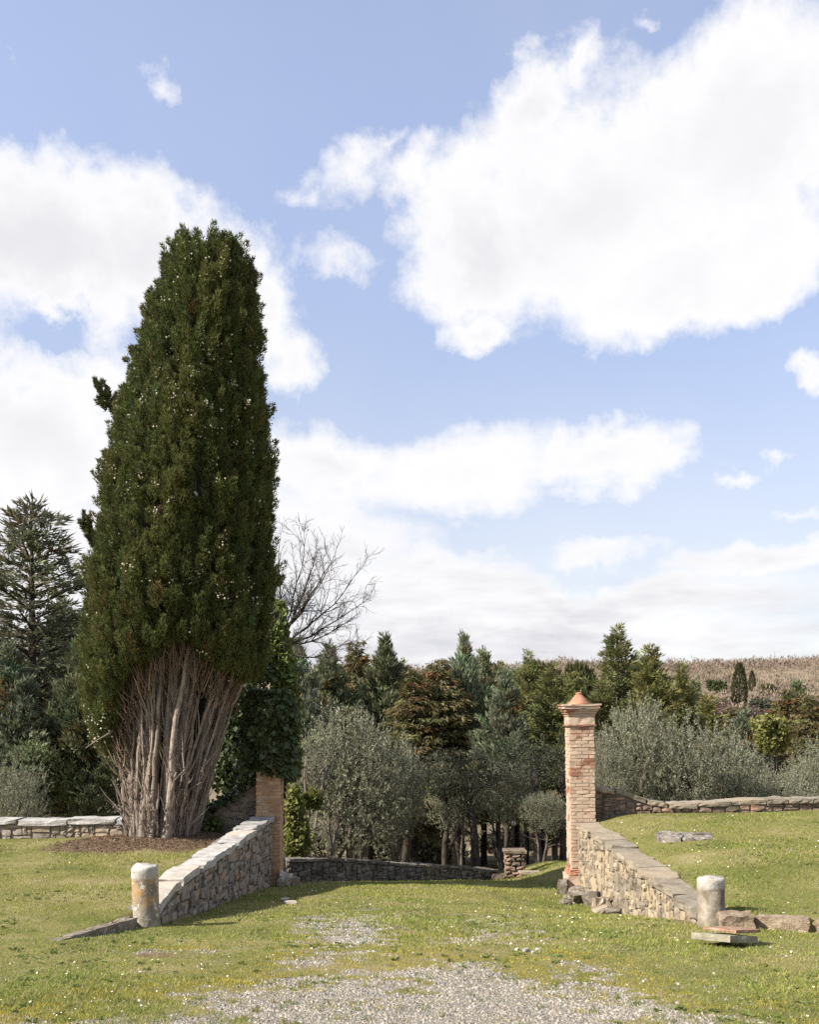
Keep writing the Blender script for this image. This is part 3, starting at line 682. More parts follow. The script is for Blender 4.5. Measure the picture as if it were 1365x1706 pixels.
#VEG
# ------------------------------------------------------------------ the great cypress
def make_cypress():
    rng = np.random.default_rng(42); d0 = 17.3; k = d0 / FPX; bx = (275 - 682.5) * k; by = d0; bz = hz(bx, by) - .1
    root = thing('cypress_tree', 'huge old cypress with dense dark crown and many grey stems fanning from its foot', 'tree', (bx, by, bz))
    X = lambda px: (px - 275) * k; Z = lambda py: (1180 - py) * k + CZ - bz
    py_ = np.array([370, 385, 400, 440, 480, 520, 560, 600, 650, 700, 750, 800, 850, 900, 950, 1000, 1050, 1100, 1150, 1200, 1250])
    lf = np.array([316, 306, 297, 286, 273, 259, 245, 233, 220, 208, 195, 183, 172, 163, 155, 148, 145, 143, 143, 150, 162])
    rt = -4 + np.array([380, 392, 400, 416, 429, 434, 434, 434, 437, 443, 449, 453, 455, 456, 457, 458, 458, 452, 446, 440, 430])
    zz = Z(py_)[::-1]; LF = X(lf)[::-1]; RT = X(rt)[::-1]
    def prof(z): a = np.interp(z, zz, LF); b = np.interp(z, zz, RT); return (a + b) / 2, (b - a) / 2
    # lower hem of the crown by bearing (0 = right, 90 = away, 180 = left, 270 = towards the viewer)
    hem_a = np.radians([0, 60, 120, 150, 165, 185, 205, 220, 233, 247, 262, 275, 283, 290, 300, 320, 345, 360]); hem_p = np.array([1135, 1120, 1150, 1205, 1240, 1262, 1240, 1195, 1150, 1122, 1100, 1080, 1072, 1072, 1095, 1120, 1135, 1135])
    hem = lambda a: np.interp(np.mod(a, 2 * np.pi), hem_a, Z(hem_p))
    top_x = X(np.array([280, 300, 312, 335, 350, 362, 375, 395, 410])); top_z = Z(np.array([400, 372, 374, 396, 404, 388, 386, 398, 415]))
    # plumes
    NP = 5200; a = rng.uniform(0, 2 * np.pi, NP * 2); z = rng.uniform(Z(1265), Z(378), NP * 2)
    xc, hw = prof(z); keep = (rng.random(NP * 2) < ((hw / 1.75) * .62 + .03) * np.where(np.sin(a) > .35, .6, 1)) & (z > hem(a)); a, z, xc, hw = a[keep], z[keep], xc[keep], hw[keep]
    ah = rng.uniform(0, 2 * np.pi, 300); zh = hem(ah) + rng.uniform(-.08, .10, 300); xh, hh_ = prof(zh); a = np.concatenate([a, ah]); z = np.concatenate([z, zh]); xc = np.concatenate([xc, xh]); hw = np.concatenate([hw, hh_ * rng.uniform(.8, 1, 300)])
    n = len(a)
    lumpy = fbm(np.stack([np.cos(a) * 3.0, np.sin(a) * 3.0, z * .42], -1), 3, 71) - .5
    lump2 = fbm(np.stack([np.cos(a) * 8, np.sin(a) * 8, z * 1.1], -1), 2, 73) - .5
    rad = hw * .945 * (1 + lumpy * .24 + lump2 * .20) - rng.uniform(.03, .19, n)
    pos = np.stack([xc + rad * np.cos(a), rad * .92 * np.sin(a), z], 1)
    zt = np.interp(pos[:, 0], top_x, top_z); pos[:, 2] = np.minimum(pos[:, 2], zt - rng.uniform(.45, .75, n))
    outw = np.stack([np.cos(a), np.sin(a), np.zeros(n)], 1)
    ax = unit(outw * rng.uniform(.12, .62, (n, 1)) + np.array([0, 0, 1.]) + rng.normal(0, .16, (n, 3)))
    Lp = rng.uniform(.20, .46, n); Rp = rng.uniform(.05, .095, n)
    pc = jcol((.084, .098, .033), n, rng, .32, .09)
    warmth = sstep(lumpy + lump2 + .5, .42, .8)[:, None]; pc = pc * (1 - .5 * warmth) + np.array([.135, .134, .042]) * .5 * warmth
    br = rng.random(n) < .015; pc[br] = jcol((.12, .085, .035), br.sum(), rng)
    extra = []      # stray sprigs standing off the outline
    for (x0, y0, x1, y1, m_) in ((228, 716, 170, 652, 22), (218, 705, 182, 655, 12), (212, 705, 174, 672, 10), (262, 530, 250, 492, 3), (238, 612, 216, 590, 5), (176, 940, 140, 868, 16), (170, 925, 148, 872, 8)):
        p0 = np.array([X(x0), -.1, Z(y0)]); p1 = np.array([X(x1), -.12, Z(y1)])
        for i in range(m_): extra.append((p0 + (p1 - p0) * (i / max(1, m_)) + rng.normal(0, .055, 3), unit(unit(p1 - p0) + rng.normal(0, .45, 3) + np.array([0, 0, .5])), rng.uniform(.12, .24), rng.uniform(.025, .045)))
    ep = np.array([e[0] for e in extra]); ea = np.array([e[1] for e in extra])
    pos = np.concatenate([pos, ep]); ax = np.concatenate([ax, ea]); Lp = np.concatenate([Lp, [e[2] for e in extra]]); Rp = np.concatenate([Rp, [e[3] for e in extra]]); pc = np.concatenate([pc, jcol((.06, .065, .024), len(ep), rng)]); n = len(pos)
    NL = 185; t = rng.random((n, NL)) ** .9; th = rng.uniform(0, 2 * np.pi, (n, NL))
    e1 = unit(np.cross(ax, rdir(n, rng))); e2 = np.cross(ax, e1)
    wav = 1 + .35 * np.sin(th * 3 + rng.uniform(0, 6, (n, 1)) + t * 9) * rng.random((n, 1))
    rr = Rp[:, None] * np.sin(np.pi * np.clip(t * .84 + .12, 0, 1)) ** .75 * rng.uniform(.7, 1.08, (n, NL)) * wav
    radial = np.cos(th)[..., None] * e1[:, None] + np.sin(th)[..., None] * e2[:, None]
    c = (pos[:, None] + ax[:, None] * (t * Lp[:, None])[..., None] + radial * rr[..., None]).reshape(-1, 3)
    dd = unit(ax[:, None] * .95 + radial * .5 + rng.normal(0, .26, (n, NL, 3))).reshape(-1, 3)
    cc = (pc[:, None] * (.78 + .44 * rng.random((n, NL, 1)))).reshape(-1, 3)
    m_ = n * NL; g = Geo(); sd = unit(np.cross(dd, radial.reshape(-1, 3) + rng.normal(0, .55, (m_, 3)))); L_ = rng.uniform(.04, .085, m_)[:, None]; W_ = rng.uniform(.014, .024, m_)[:, None]
    vv = np.stack([c - sd * W_ * .5, c + sd * W_ * .5, c + dd * L_], 1).reshape(-1, 3); g.add(vv, None, np.arange(m_ * 3).reshape(-1, 3), np.repeat(cc, 3, 0))
    g.build('crown', M_NEEDLE, root)
    # solid core added to block light and darken plume gaps, dead-foliage brown
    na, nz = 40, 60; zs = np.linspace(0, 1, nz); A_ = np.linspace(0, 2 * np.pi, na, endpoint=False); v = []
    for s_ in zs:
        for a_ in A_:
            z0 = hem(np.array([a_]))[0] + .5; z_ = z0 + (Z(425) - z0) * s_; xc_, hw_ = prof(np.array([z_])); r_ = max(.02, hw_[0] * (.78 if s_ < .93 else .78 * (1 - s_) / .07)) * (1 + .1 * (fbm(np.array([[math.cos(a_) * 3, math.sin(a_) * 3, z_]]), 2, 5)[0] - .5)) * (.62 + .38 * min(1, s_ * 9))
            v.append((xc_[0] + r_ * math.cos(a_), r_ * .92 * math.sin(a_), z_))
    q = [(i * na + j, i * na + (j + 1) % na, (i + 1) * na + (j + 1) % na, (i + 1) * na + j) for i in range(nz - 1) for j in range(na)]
    Geo().add(v, q, None, (.05, .042, .024)).build('crown_light_block', M_TWIG, root, smooth=True)
    # cones, in clusters on the plumes
    cn = fbm(pos * 1.6 + 5, 3, 88); f = rng.choice(np.where((pos[:, 1] < .9) & (cn > .47 + .08 * rng.random(n)))[0], 900); cen = []
    for i in f:
        ow = unit(np.array([pos[i][0] - .3, pos[i][1], 0]) + rng.normal(0, .5, 3)); pc_ = pos[i] + ax[i] * Lp[i] * rng.uniform(.25, .75) + ow * Rp[i] * 1.0
        for _ in range(rng.integers(1, 7)): cen.append(pc_ + rng.normal(0, .04, 3))
    cen = np.array(cen); nb = len(cen); oc = np.array([(1, 0, 0), (-1, 0, 0), (0, 1, 0), (0, -1, 0), (0, 0, 1), (0, 0, -1)], float)
    ot = np.array([(0, 2, 4), (2, 1, 4), (1, 3, 4), (3, 0, 4), (2, 0, 5), (1, 2, 5), (3, 1, 5), (0, 3, 5)])
    rad_ = rng.uniform(.012, .022, nb)
    vv = (cen[:, None] + oc[None] * rad_[:, None, None]).reshape(-1, 3); tt = (ot[None] + (np.arange(nb) * 6)[:, None, None]).reshape(-1, 3)
    g = Geo(); g.add(vv, None, tt, np.repeat(jcol((.50, .455, .35), nb, rng, .35), 6, 0)); tag(g.build('cones', M_CONES, root), kind='stuff')
    # stems
    base_z = 0.; top_c = lambda z: None
    def stem(a_, rb, r0, ztop, lean, seed, r_in=1.0, sides=9, name='stem'):
        rg = np.random.default_rng(seed); nz_ = 13; s_ = np.linspace(0, 1, nz_); z_ = -.12 + s_ * (ztop + .12)
        cx, sy = math.cos(a_), math.sin(a_); spread = np.where(cx > 0, .74, .14) * min(1., ztop / 2.6) ** 1.3
        ex = -.06 + .50 * r_in * cx * (1 + 0 * s_) + spread * cx * s_ ** 1.25 + .20 * s_ * min(1, ztop / 2.6) + lean[0] * s_ ** 1.5
        ey = .52 * r_in * sy * (1 + .55 * s_ ** 1.2) + lean[1] * s_
        w1 = np.cumsum(rg.normal(0, .020, (nz_, 2)), 0); pts = np.stack([ex + w1[:, 0], ey + w1[:, 1], z_], 1)
        rad = r0 * (1 - .5 * s_) * (1 + .7 * np.exp(-s_ * 6)); aa = np.linspace(0, 2 * np.pi, sides, endpoint=False)
        fl = 1 + .34 * (fbm(np.stack([np.cos(aa)[None] * 1.8 + np.zeros((nz_, 1)), np.sin(aa)[None] * 1.8 + np.zeros((nz_, 1)), s_[:, None] * 1.6 + seed + np.zeros((1, sides))], -1), 3, seed) - .5) * 2
        g = Geo(); tube(g, pts, rad, sides, flute=fl); o = g.build(name, M_BARKC, root, smooth=True, color=False); return pts, rad
    paths = []
    ca = np.concatenate([np.linspace(R(176), R(364), 74) + rng.normal(0, .03, 74), np.linspace(R(10), R(170), 14)])
    for i, a_ in enumerate(ca):
        big = rng.random(); r0 = rng.uniform(.018, .036) if big < .62 else rng.uniform(.036, .065)
        if 4.85 < a_ % (2 * np.pi) < 5.25 and big > .6: r0 = rng.uniform(.055, .075)
        zt_ = (hem(np.array([a_]))[0] + rng.uniform(.25, .6)) if big > .22 else rng.uniform(.5, 1.7)
        paths.append(stem(a_, 0, r0, zt_, rng.normal(0, .09, 2), 300 + i, rng.uniform(.90, 1.10), 8))
    for i in range(34):      # stems behind the front rank
        a_ = rng.uniform(R(182), R(358)); paths.append(stem(a_, 0, rng.uniform(.03, .075), hem(np.array([a_]))[0] + .6, rng.normal(0, .06, 2), 400 + i, rng.uniform(.66, .86), 8))
    # inner bole, bark colour darkened so the gaps between stems look shaded
    s_ = np.linspace(0, 1, 8); pts = np.stack([.0 + .36 * s_, 0 * s_ + .05, -.1 + s_ * 3.6], 1); g = Geo(); tube(g, pts, np.interp(s_, [0, 1], [.34, .52]), 14); g.build('trunk', bark_mat('bole_gap_shade', (.03, .022, .016), (.09, .068, .05), 18, (1, 1, .08)), root, smooth=True, color=False)
    # dead twigs and splinters
    g = Geo()
    for i in range(1000):
        pts, rad = paths[rng.integers(len(paths))]; t_ = rng.uniform(.02, .95); j = int(t_ * 12); p = pts[j] + (pts[min(12, j + 1)] - pts[j]) * (t_ * 12 - j)
        o_ = unit(np.array([p[0] - .1, p[1], 0]) + rng.normal(0, .25, 3) * np.array([1, 1, 0])); L_ = rng.uniform(.12, .55) * (1.5 if t_ > .45 else .9)
        up = rng.uniform(.7, 2.2); dd_ = unit(o_ * rng.uniform(.05, .40) + np.array([0, 0, 1.]) * up * .5 + rng.normal(0, .12, 3)); s_ = np.linspace(0, 1, 4)[:, None]
        q_ = p + o_ * rad[j] * .8 + dd_ * L_ * s_ + np.cumsum(rng.normal(0, .014, (4, 3)), 0)
        tube(g, q_, np.linspace(rng.uniform(.006, .015), .003, 4), 4, jcol((.23, .185, .15), 1, rng, .4)[0])
    for i in range(900):      # brown dead sprays where the stems run into the crown
        a_ = rng.uniform(R(200), R(358)); hz0 = hem(np.array([a_]))[0]; z_ = hz0 + rng.uniform(-.6, .25); xc_, hw_ = prof(np.array([z_])); f_ = rng.uniform(.40, .76)
        p = np.array([xc_[0] + hw_[0] * f_ * math.cos(a_), hw_[0] * .9 * f_ * math.sin(a_), z_]); dd_ = unit(np.array([math.cos(a_) * .35, math.sin(a_) * .35, 1]) + rng.normal(0, .25, 3)); L_ = rng.uniform(.2, .55)
        tube(g, p + dd_ * L_ * np.linspace(0, 1, 4)[:, None] + np.cumsum(rng.normal(0, .015, (4, 3)), 0), np.linspace(.009, .003, 4), 3, jcol((.15, .105, .075), 1, rng, .4)[0], cap=False)
    for x0, y0, x1, y1 in ((210, 1390, 192, 1420), (240, 1390, 225, 1412), (203, 1215, 168, 1245), (255, 1180, 225, 1150)):
        p0 = np.array([X(x0), -.62, Z(y0)]); p1 = np.array([X(x1), -.85 if x1 < 300 else .2, Z(y1)]); tube(g, p0 + (p1 - p0) * np.linspace(0, 1, 5)[:, None] + rng.normal(0, .015, (5, 3)), np.linspace(.012, .006, 5), 5, (.24, .20, .165))
    tag(g.build('dead_twigs', M_TWIG, root), kind='stuff')
    return root
make_cypress()

# ------------------------------------------------------------------ conifers of the wood
def conifer_parts(seed, H_, Rr, col, style='cedar', brown=.12, n_br=90, z0=.08, spray=26, nlen=(.18, .34), nwid=(.035, .06), trunk_r=.16, tipcol=None, nl=5):
    rng = np.random.default_rng(seed); Rr = Rr * 1.12; g = Geo(); gw = Geo(); tz = np.linspace(0, 1, 10); wob = np.cumsum(rng.normal(0, .03, (10, 2)), 0) * (tz[:, None])
    tp = np.stack([wob[:, 0], wob[:, 1], -.6 + tz * (H_ + .5)], 1); tube(gw, tp, trunk_r * (1 - .93 * tz) + .008, 8, (.5, .5, .5))
    for i in range(n_br):
        t = (i + rng.uniform(.2, .8)) / n_br; z = H_ * (z0 + (1 - z0) * t ** .92)
        if style == 'cedar': pf = (1 - t) ** .75 * (.55 + .9 * rng.random()); e0 = .15 + .75 * t + rng.normal(0, .12); curve = -.18 + .1 * t
        elif style == 'plume': pf = min(1, (1 - t) ** .85 * (.75 + .5 * rng.random())); e0 = .55 + .6 * t + rng.normal(0, .15); curve = .3
        elif style == 'droop': pf = (1 - t) ** .85 * (.6 + .7 * rng.random()); e0 = .25 + .5 * t + rng.normal(0, .2); curve = -.42
        else: pf = (1 - t) ** .9 * (.75 + .4 * rng.random()); e0 = .30 + .7 * t + rng.normal(0, .1); curve = .1
        pf *= min(1, .45 + t * 4) if style != 'plume' else min(1, .7 + t * 3)
        L_ = max(.26, Rr * pf); az = i * 2.39996 + rng.normal(0, .35); h = np.array([math.cos(az), math.sin(az), 0]); base = np.array([np.interp(z, tp[:, 2], tp[:, 0]), np.interp(z, tp[:, 2], tp[:, 1]), z])
        s_ = np.linspace(0, 1, 5); pth = base + h * (L_ * s_)[:, None] * math.cos(min(1.3, e0)) + np.array([0, 0, 1.]) * (L_ * (math.sin(e0) * s_ + curve * s_ ** 2))[:, None]
        if L_ > .5: tube(gw, pth, np.linspace(.012 + .02 * L_, .006, 5), 4, (.5, .5, .5), cap=False)
        ns = max(5, int(spray * L_ * rng.uniform(.8, 1.2))); ss = rng.uniform(.12, 1.03, ns) ** .8; side = np.cross(h, [0, 0, 1.])
        lat = rng.normal(0, 1, ns) * (.08 + .20 * L_ * np.sin(np.pi * np.clip(ss, .1, .95)) ** .7) * (1 if style != 'plume' else .7)
        pts = np.stack([np.interp(ss, s_, pth[:, k_]) for k_ in range(3)], 1) + side * lat[:, None] + rng.normal(0, .05, (ns, 3)) * np.array([1, 1, .8])
        fw = unit(pth[-1] - pth[-2])
        dt = unit(fw + side * (np.sign(lat) * rng.uniform(.2, .9, ns))[:, None] + np.array([0, 0, 1]) * rng.normal(.0 if style in ('cedar', 'fir') else (.45 if style == 'plume' else -.5), .25, ns)[:, None])
        bc = jcol(col, 1, rng, .25, .1)[0]
        if rng.random() < brown: bc = jcol((.15, .098, .042), 1, rng, .25, .1)[0]
        sc_ = jcol(bc, ns, rng, .28, .08)
        if tipcol is not None: w_ = np.clip((ss - .6) * 2.2, 0, 1)[:, None] * .6; sc_ = sc_ * (1 - w_) + np.asarray(tipcol) * w_
        c = np.repeat(pts, nl, 0); d_ = unit(np.repeat(dt, nl, 0) + rng.normal(0, .38, (ns * nl, 3)) * np.array([1, 1, .7])); m_ = len(c)
        leaves(g, c + rng.normal(0, .035, c.shape), d_, rng.uniform(*nlen, m_), rng.uniform(*nwid, m_), np.repeat(sc_, nl, 0) * rng.uniform(.8, 1.2, (m_, 1)), rng)
    cm = g.mesh('crown'); cm.materials.append(M_NEEDLE); wm = gw.mesh('trunk', True, False); wm.materials.append(M_BARKD); return cm, wm
def plant(name, label, cat, meshes, loc, scale=1., rot=0., group=None, parts=('crown', 'trunk')):
    root = thing(name, label, cat, loc, group); root.rotation_euler = (0, 0, rot); root.scale = scale if isinstance(scale, tuple) else (scale,) * 3
    for p_, m_ in zip(parts, meshes): link(p_, m_, root)
    return root
GREEN = (.140, .150, .054); BLUE = (.165, .186, .115); OLV = (.165, .165, .056)
CON = {'cedar': conifer_parts(1, 11.5, 3.3, (.15, .155, .09), 'cedar', .12, 84, .14, 30, trunk_r=.2, tipcol=(.16, .17, .11)),
       'cedar2': conifer_parts(2, 11, 2.6, GREEN, 'cedar', .06, 110, .24, 30, trunk_r=.17, tipcol=(.16, .16, .06)),
       'plume': conifer_parts(3, 10.5, 2.3, (.150, .168, .086), 'plume', .07, 110, .22, 34, trunk_r=.16),
       'plume2': conifer_parts(4, 10, 2.4, BLUE, 'plume', .08, 100, .22, 34, trunk_r=.16),
       'droop': conifer_parts(5, 10, 2.7, (.158, .142, .060), 'droop', .16, 110, .22, 34, trunk_r=.18),
       'fir': conifer_parts(6, 10, 2.3, OLV, 'fir', .05, 100, .20, 34, trunk_r=.16, tipcol=(.165, .155, .05))}
HC = {'cedar': 11.5, 'cedar2': 11, 'plume': 10.5, 'plume2': 10, 'droop': 10, 'fir': 10}
def conifer(px, py, d, kind, rot, label, wid=1.0, name='conifer_tree', group='conifers of the wood', sink=.3, dark=None):
    p = P(px, py, d); z0 = hz(p.x, p.y) - sink; s_ = (p.z - z0) / HC[kind]; return plant(name, label, 'tree', CON[kind], (p.x, p.y, z0), (s_ * wid, s_ * wid, s_), rot, group)
conifer(52, 842, 30, 'cedar', .4, 'tall grey-green cedar with tiered boughs left of the great cypress', 1.3, 'cedar_tree')
conifer(-60, 985, 33, 'plume', 1.0, 'dark conifer cut by the picture edge beside the tall cedar', 1.25)
conifer(150, 1035, 27.5, 'plume', 2.2, 'dark brownish conifer half hidden behind the great cypress', 1.15)
conifer(20, 1085, 27, 'plume2', .3, 'low shaggy conifer under the tall cedar', 1.3)
conifer(100, 1010, 34, 'plume', 4.0, 'bushy conifer directly behind the tall cedar', 1.35)
conifer(500, 1075, 37, 'plume2', .2, 'grey-green conifer just right of the ivy tree')
conifer(548, 1082, 40, 'plume', 1.2, 'feathery conifer second from the ivy tree', 1.1)
conifer(590, 1070, 43, 'droop', 2.6, 'brown-tinged conifer behind the large olive tree', 1.0)
conifer(640, 1068, 41, 'plume', 3.1, 'sharp-tipped conifer with a bent leader above the large olive tree', 1.05)
conifer(690, 1118, 38, 'droop', .9, 'rusty drooping conifer between the large olive and the spired one', 1.25)
conifer(735, 1100, 39, 'droop', 4.4, 'broad rusty-brown conifer in the middle of the wood', 1.35)
conifer(770, 1068, 40, 'plume2', 5.0, 'spired blue-green conifer rising highest in the middle of the wood', .85)
conifer(806, 1092, 42, 'plume', .6, 'slender blue-grey conifer beside the spired one', 1.1)
conifer(845, 1125, 36, 'plume2', 2.0, 'blue-green conifer low in the wood near the pier', 1.0)
conifer(878, 1092, 40, 'cedar2', .9, 'open green cedar with a thin pointed tip', .8, 'cedar_tree')
conifer(925, 1112, 37, 'cedar2', 2.8, 'dense green cedar close behind the brick pillar', 1.1, 'cedar_tree')
conifer(960, 1130, 44, 'fir', 1.6, 'dark fir showing just behind the pillar cap', 1.0, 'fir_tree')
conifer(830, 1112, 52, 'fir', 3.3, 'distant dull green fir behind the gap in the wood', 1.0, 'fir_tree')
conifer(1034, 1050, 42, 'cedar2', 4.2, 'tallest fir right of the brick pillar with ragged branches', .95, 'fir_tree')
conifer(1092, 1085, 39, 'fir', .4, 'bright green fir with upswept branches above the grey olives', 1.25, 'fir_tree')
conifer(1062, 1112, 45, 'plume', 5.2, 'dark conifer between the two firs right of the pillar', 1.1)
conifer(1140, 1117, 41, 'fir', 2.5, 'olive-brown fir at the edge of the wood', .9, 'fir_tree')
conifer(1000, 1140, 38, 'cedar2', 1.1, 'low green cedar beside the pillar head', 1.1, 'cedar_tree')
conifer(1315, 1150, 62, 'droop', .1, 'brown conifer on the hillside right of the slim cypress', 1.3)
conifer(1350, 1160, 58, 'droop', 1.9, 'brown-green conifer at the picture edge above the olives', 1.3)
conifer(1170, 1165, 60, 'fir', 3.9, 'small green fir at the foot of the bare hill', 1.5, 'fir_tree')

for px, py, d, kd_, rt_, lab in ((560, 1112, 47, 'cedar2', .5, 'far green cedar glimpsed between the feathery conifer and the brown-tinged one'), (616, 1102, 48, 'fir', 1.5, 'far fir glimpsed left of the bent-leader conifer'), (668, 1106, 49, 'cedar2', 2.5, 'far cedar glimpsed right of the bent-leader conifer'),
         (716, 1120, 46, 'plume', 3.5, 'far conifer glimpsed left of the broad rusty one'), (862, 1122, 48, 'plume', 4.5, 'far conifer glimpsed left of the pointed cedar'), (903, 1126, 47, 'fir', 5.5, 'far fir glimpsed between the two green cedars'), (790, 1122, 48, 'cedar2', 6.0, 'far cedar glimpsed right of the spired conifer')):
    conifer(px, py, d, kd_, rt_, lab, 1.2)

def slim_cypress_parts(seed):
    rng = np.random.default_rng(seed); n = 2600; z = rng.uniform(.02, 1, n); r = .115 * np.sin(np.pi * np.clip(z * .80 + .17, 0, 1)) ** .75 * rng.uniform(.7, 1.05, n); a = rng.uniform(0, 6.283, n)
    c = np.stack([r * np.cos(a), r * np.sin(a), z * .97], 1) * 9; d = unit(np.stack([np.cos(a) * .25, np.sin(a) * .25, np.ones(n)], 1) + rng.normal(0, .18, (n, 3))); g = Geo()
    leaves(g, c, d, rng.uniform(.3, .6, n), rng.uniform(.08, .16, n), jcol((.062, .066, .026), n, rng, .35, .1), rng)
    m = g.mesh('crown'); m.materials.append(M_NEEDLE); gw = Geo(); tube(gw, [(0, 0, -.4), (0, 0, 4), (0, 0, 8)], [.16, .12, .02], 7); w = gw.mesh('trunk', True, False); w.materials.append(M_BARKD); return m, w
SLIM = slim_cypress_parts(8)
for px, py, d, wd, lab in ((893, 1104, 66, 1, 'slim cypress in the wood nearest the pointed cedar'), (913, 1109, 70, .9, 'slim cypress second from the pointed cedar'), (953, 1107, 72, .9, 'slim cypress showing just left of the pillar cap'), (968, 1106, 68, 1, 'slim cypress directly above the pillar cap'),
                      (980, 1114, 74, .9, 'short slim cypress right of the pillar cap'), (1233, 1104, 110, 1.35, 'dark slim cypress standing alone on the bare hillside'), (1254, 1117, 135, 1.3, 'paler slim cypress behind the lone one on the hillside')):
    if d > 100: d = hit(px, 1180 if px < 1240 else 1152) or d
    p = P(px, py, d); z0 = hz(p.x, p.y) - .4
    s_ = (p.z - z0) / 9; plant('slim_cypress', lab, 'tree', SLIM, (p.x, p.y, z0), (s_ * wd, s_ * wd, s_), px, 'slim cypresses beyond the wood')

for px, py, d, kd_, rt_, wd, lab in ((1120, 1150, 72, 'droop', .2, 1.2, 'brown conifer at the wood edge below the olive-brown fir'), (1158, 1140, 80, 'plume', 1.2, 1.1, 'grey-green conifer on the slope beyond the wood edge'), (1222, 1178, 66, 'droop', 2.2, 1.6, 'low brown conifer just left below the lone slim cypress'),
         (1300, 1168, 76, 'droop', 3.1, 1.5, 'tawny conifer on the slope above the thicket'), (1330, 1140, 88, 'plume', 4.4, 1.3, 'dull conifer highest on the slope at the right'), (1362, 1185, 60, 'fir', 5.3, 1.5, 'yellowish conifer on the slope at the picture edge'), (1250, 1192, 58, 'plume2', .8, 1.6, 'grey conifer in the hollow above the reddish thicket')):
    conifer(px, py, d, kd_, rt_, lab, wd, group='conifers on the slope below the bare hill', sink=.6)

# ------------------------------------------------------------------ olives
def olive_parts(seed, n_tw=1500, nl=22, col=(.190, .194, .115), sil=(.42, .415, .31), H_=4.6, rx=2.2, z0=1.2, lean=0):
    rng = np.random.default_rng(seed); gw = Geo(); g = Geo()
    ns = 3 + seed % 2
    for k in range(ns):
        a = k * 6.283 / ns + rng.normal(0, .4); s_ = np.linspace(0, 1, 9); r_ = .12 + 1.0 * s_ ** 1.3
        pts = np.stack([r_ * np.cos(a) * rx * .45, r_ * np.sin(a) * rx * .45, -.4 + s_ * H_ * .72], 1) + np.cumsum(rng.normal(0, .05, (9, 3)), 0); tube(gw, pts, np.linspace(.15, .03, 9), 7)
        for j in range(7):
            i = rng.integers(3, 8); d_ = unit(np.array([math.cos(a + rng.normal(0, .9)), math.sin(a + rng.normal(0, .9)), rng.uniform(.2, 1.2)])); L_ = rng.uniform(.6, 1.4)
            tube(gw, pts[i] + d_ * np.linspace(0, L_, 5)[:, None] + np.cumsum(rng.normal(0, .03, (5, 3)), 0), np.linspace(.035, .008, 5), 5)
    # lumpy crown built of leafy shoots
    n = n_tw; u = rdir(n, rng); rr = rng.random(n) ** .38; cz = z0 + (H_ - z0) * .5; hz_ = (H_ - z0) * .5
    f = 1 + (fbm(u * 1.7 + seed * 5, 3, seed) - .5) * .75
    p = u * (rr * f)[:, None] * np.array([rx, rx * .9, hz_]) + np.array([0, 0, cz])
    d = unit(u * .7 + np.array([0, 0, .75]) + rng.normal(0, .45, (n, 3))); L_ = rng.uniform(.25, .6, n)
    dens = fbm(p * 1.15 + seed, 3, seed + 4); keep = dens > .36; p, d, L_ = p[keep], d[keep], L_[keep]; n = len(p)
    cl = jcol(col, n, rng, .22, .06); s_ = np.sort(rng.random((n, nl)), 1); c = p[:, None] + d[:, None] * (s_ * L_[:, None])[..., None]
    dd = unit(d[:, None] * .55 + rng.normal(0, .6, (n, nl, 3))); m_ = n * nl; cc = cl[:, None] * rng.uniform(.75, 1.25, (n, nl, 1)); si = rng.random((n, nl)) < .34; cc[si] = np.asarray(sil) * rng.uniform(.6, 1.1, (si.sum(), 1))
    leaves(g, c.reshape(-1, 3), dd.reshape(-1, 3), rng.uniform(.07, .125, m_), rng.uniform(.018, .032, m_), cc.reshape(-1, 3), rng)
    for i in range(0, n, 3): tube(gw, np.stack([p[i] - d[i] * .3, p[i] + d[i] * L_[i] * .9]), [.010, .004], 3, cap=False)
    m = g.mesh('crown'); m.materials.append(M_OLIVE); w = gw.mesh('trunk', True, False); w.materials.append(M_BARK); return m, w
OL = [olive_parts(21, 1700, z0=.55), olive_parts(22, 1300, lean=.1), olive_parts(23, 1400, col=(.175, .178, .108), z0=.8), olive_parts(24, 1100, z0=2.1)]
def olive(px, top, d, rpx, v, rot, label, base=None, group='grey-green olive trees'):
    p = P(px, top, d); z0 = hz(p.x, p.y) - .1 if base is None else base; hgt = p.z - z0; rw = rpx / FPX * d * .9; hgt *= .94; return plant('olive_tree', label, 'tree', OL[v], (p.x, p.y, z0), (rw / 2.2, rw / 2.2, hgt / 4.6), rot, group)
olive(590, 1172, 26, 112, 0, .3, 'large round olive tree behind the ivy-covered pillar')
olive(660, 1228, 27.5, 62, 1, 2.0, 'smaller olive tree touching the right side of the large round one')
olive(762, 1278, 30, 58, 3, 1.1, 'dark olive tree left of the squat pier, over bare trunks')
olive(838, 1262, 31, 66, 3, 2.9, 'dark olive tree above the squat pier')
olive(905, 1315, 29, 48, 3, 4.4, 'small dark olive tree between the pier and the brick pillar')
olive(1062, 1152, 25, 85, 1, .8, 'tallest silver olive tree right beside the brick pillar')
olive(1150, 1180, 24.5, 92, 2, 2.2, 'broad silver olive tree in the middle of the olive row')
olive(1222, 1222, 24, 74, 0, 3.7, 'rounded silver olive tree behind the low brown wall')
olive(1372, 1222, 25, 70, 1, 5.1, 'silver olive tree cut by the picture edge')
olive(1300, 1272, 23.5, 66, 2, .2, 'low olive below the yellow-green juniper')
olive(1010, 1215, 23.5, 45, 0, 5.6, 'narrow olive tucked close behind the brick pillar')
olive(25, 1258, 24, 62, 2, 3.0, 'olive tree behind the low wall at the far left')

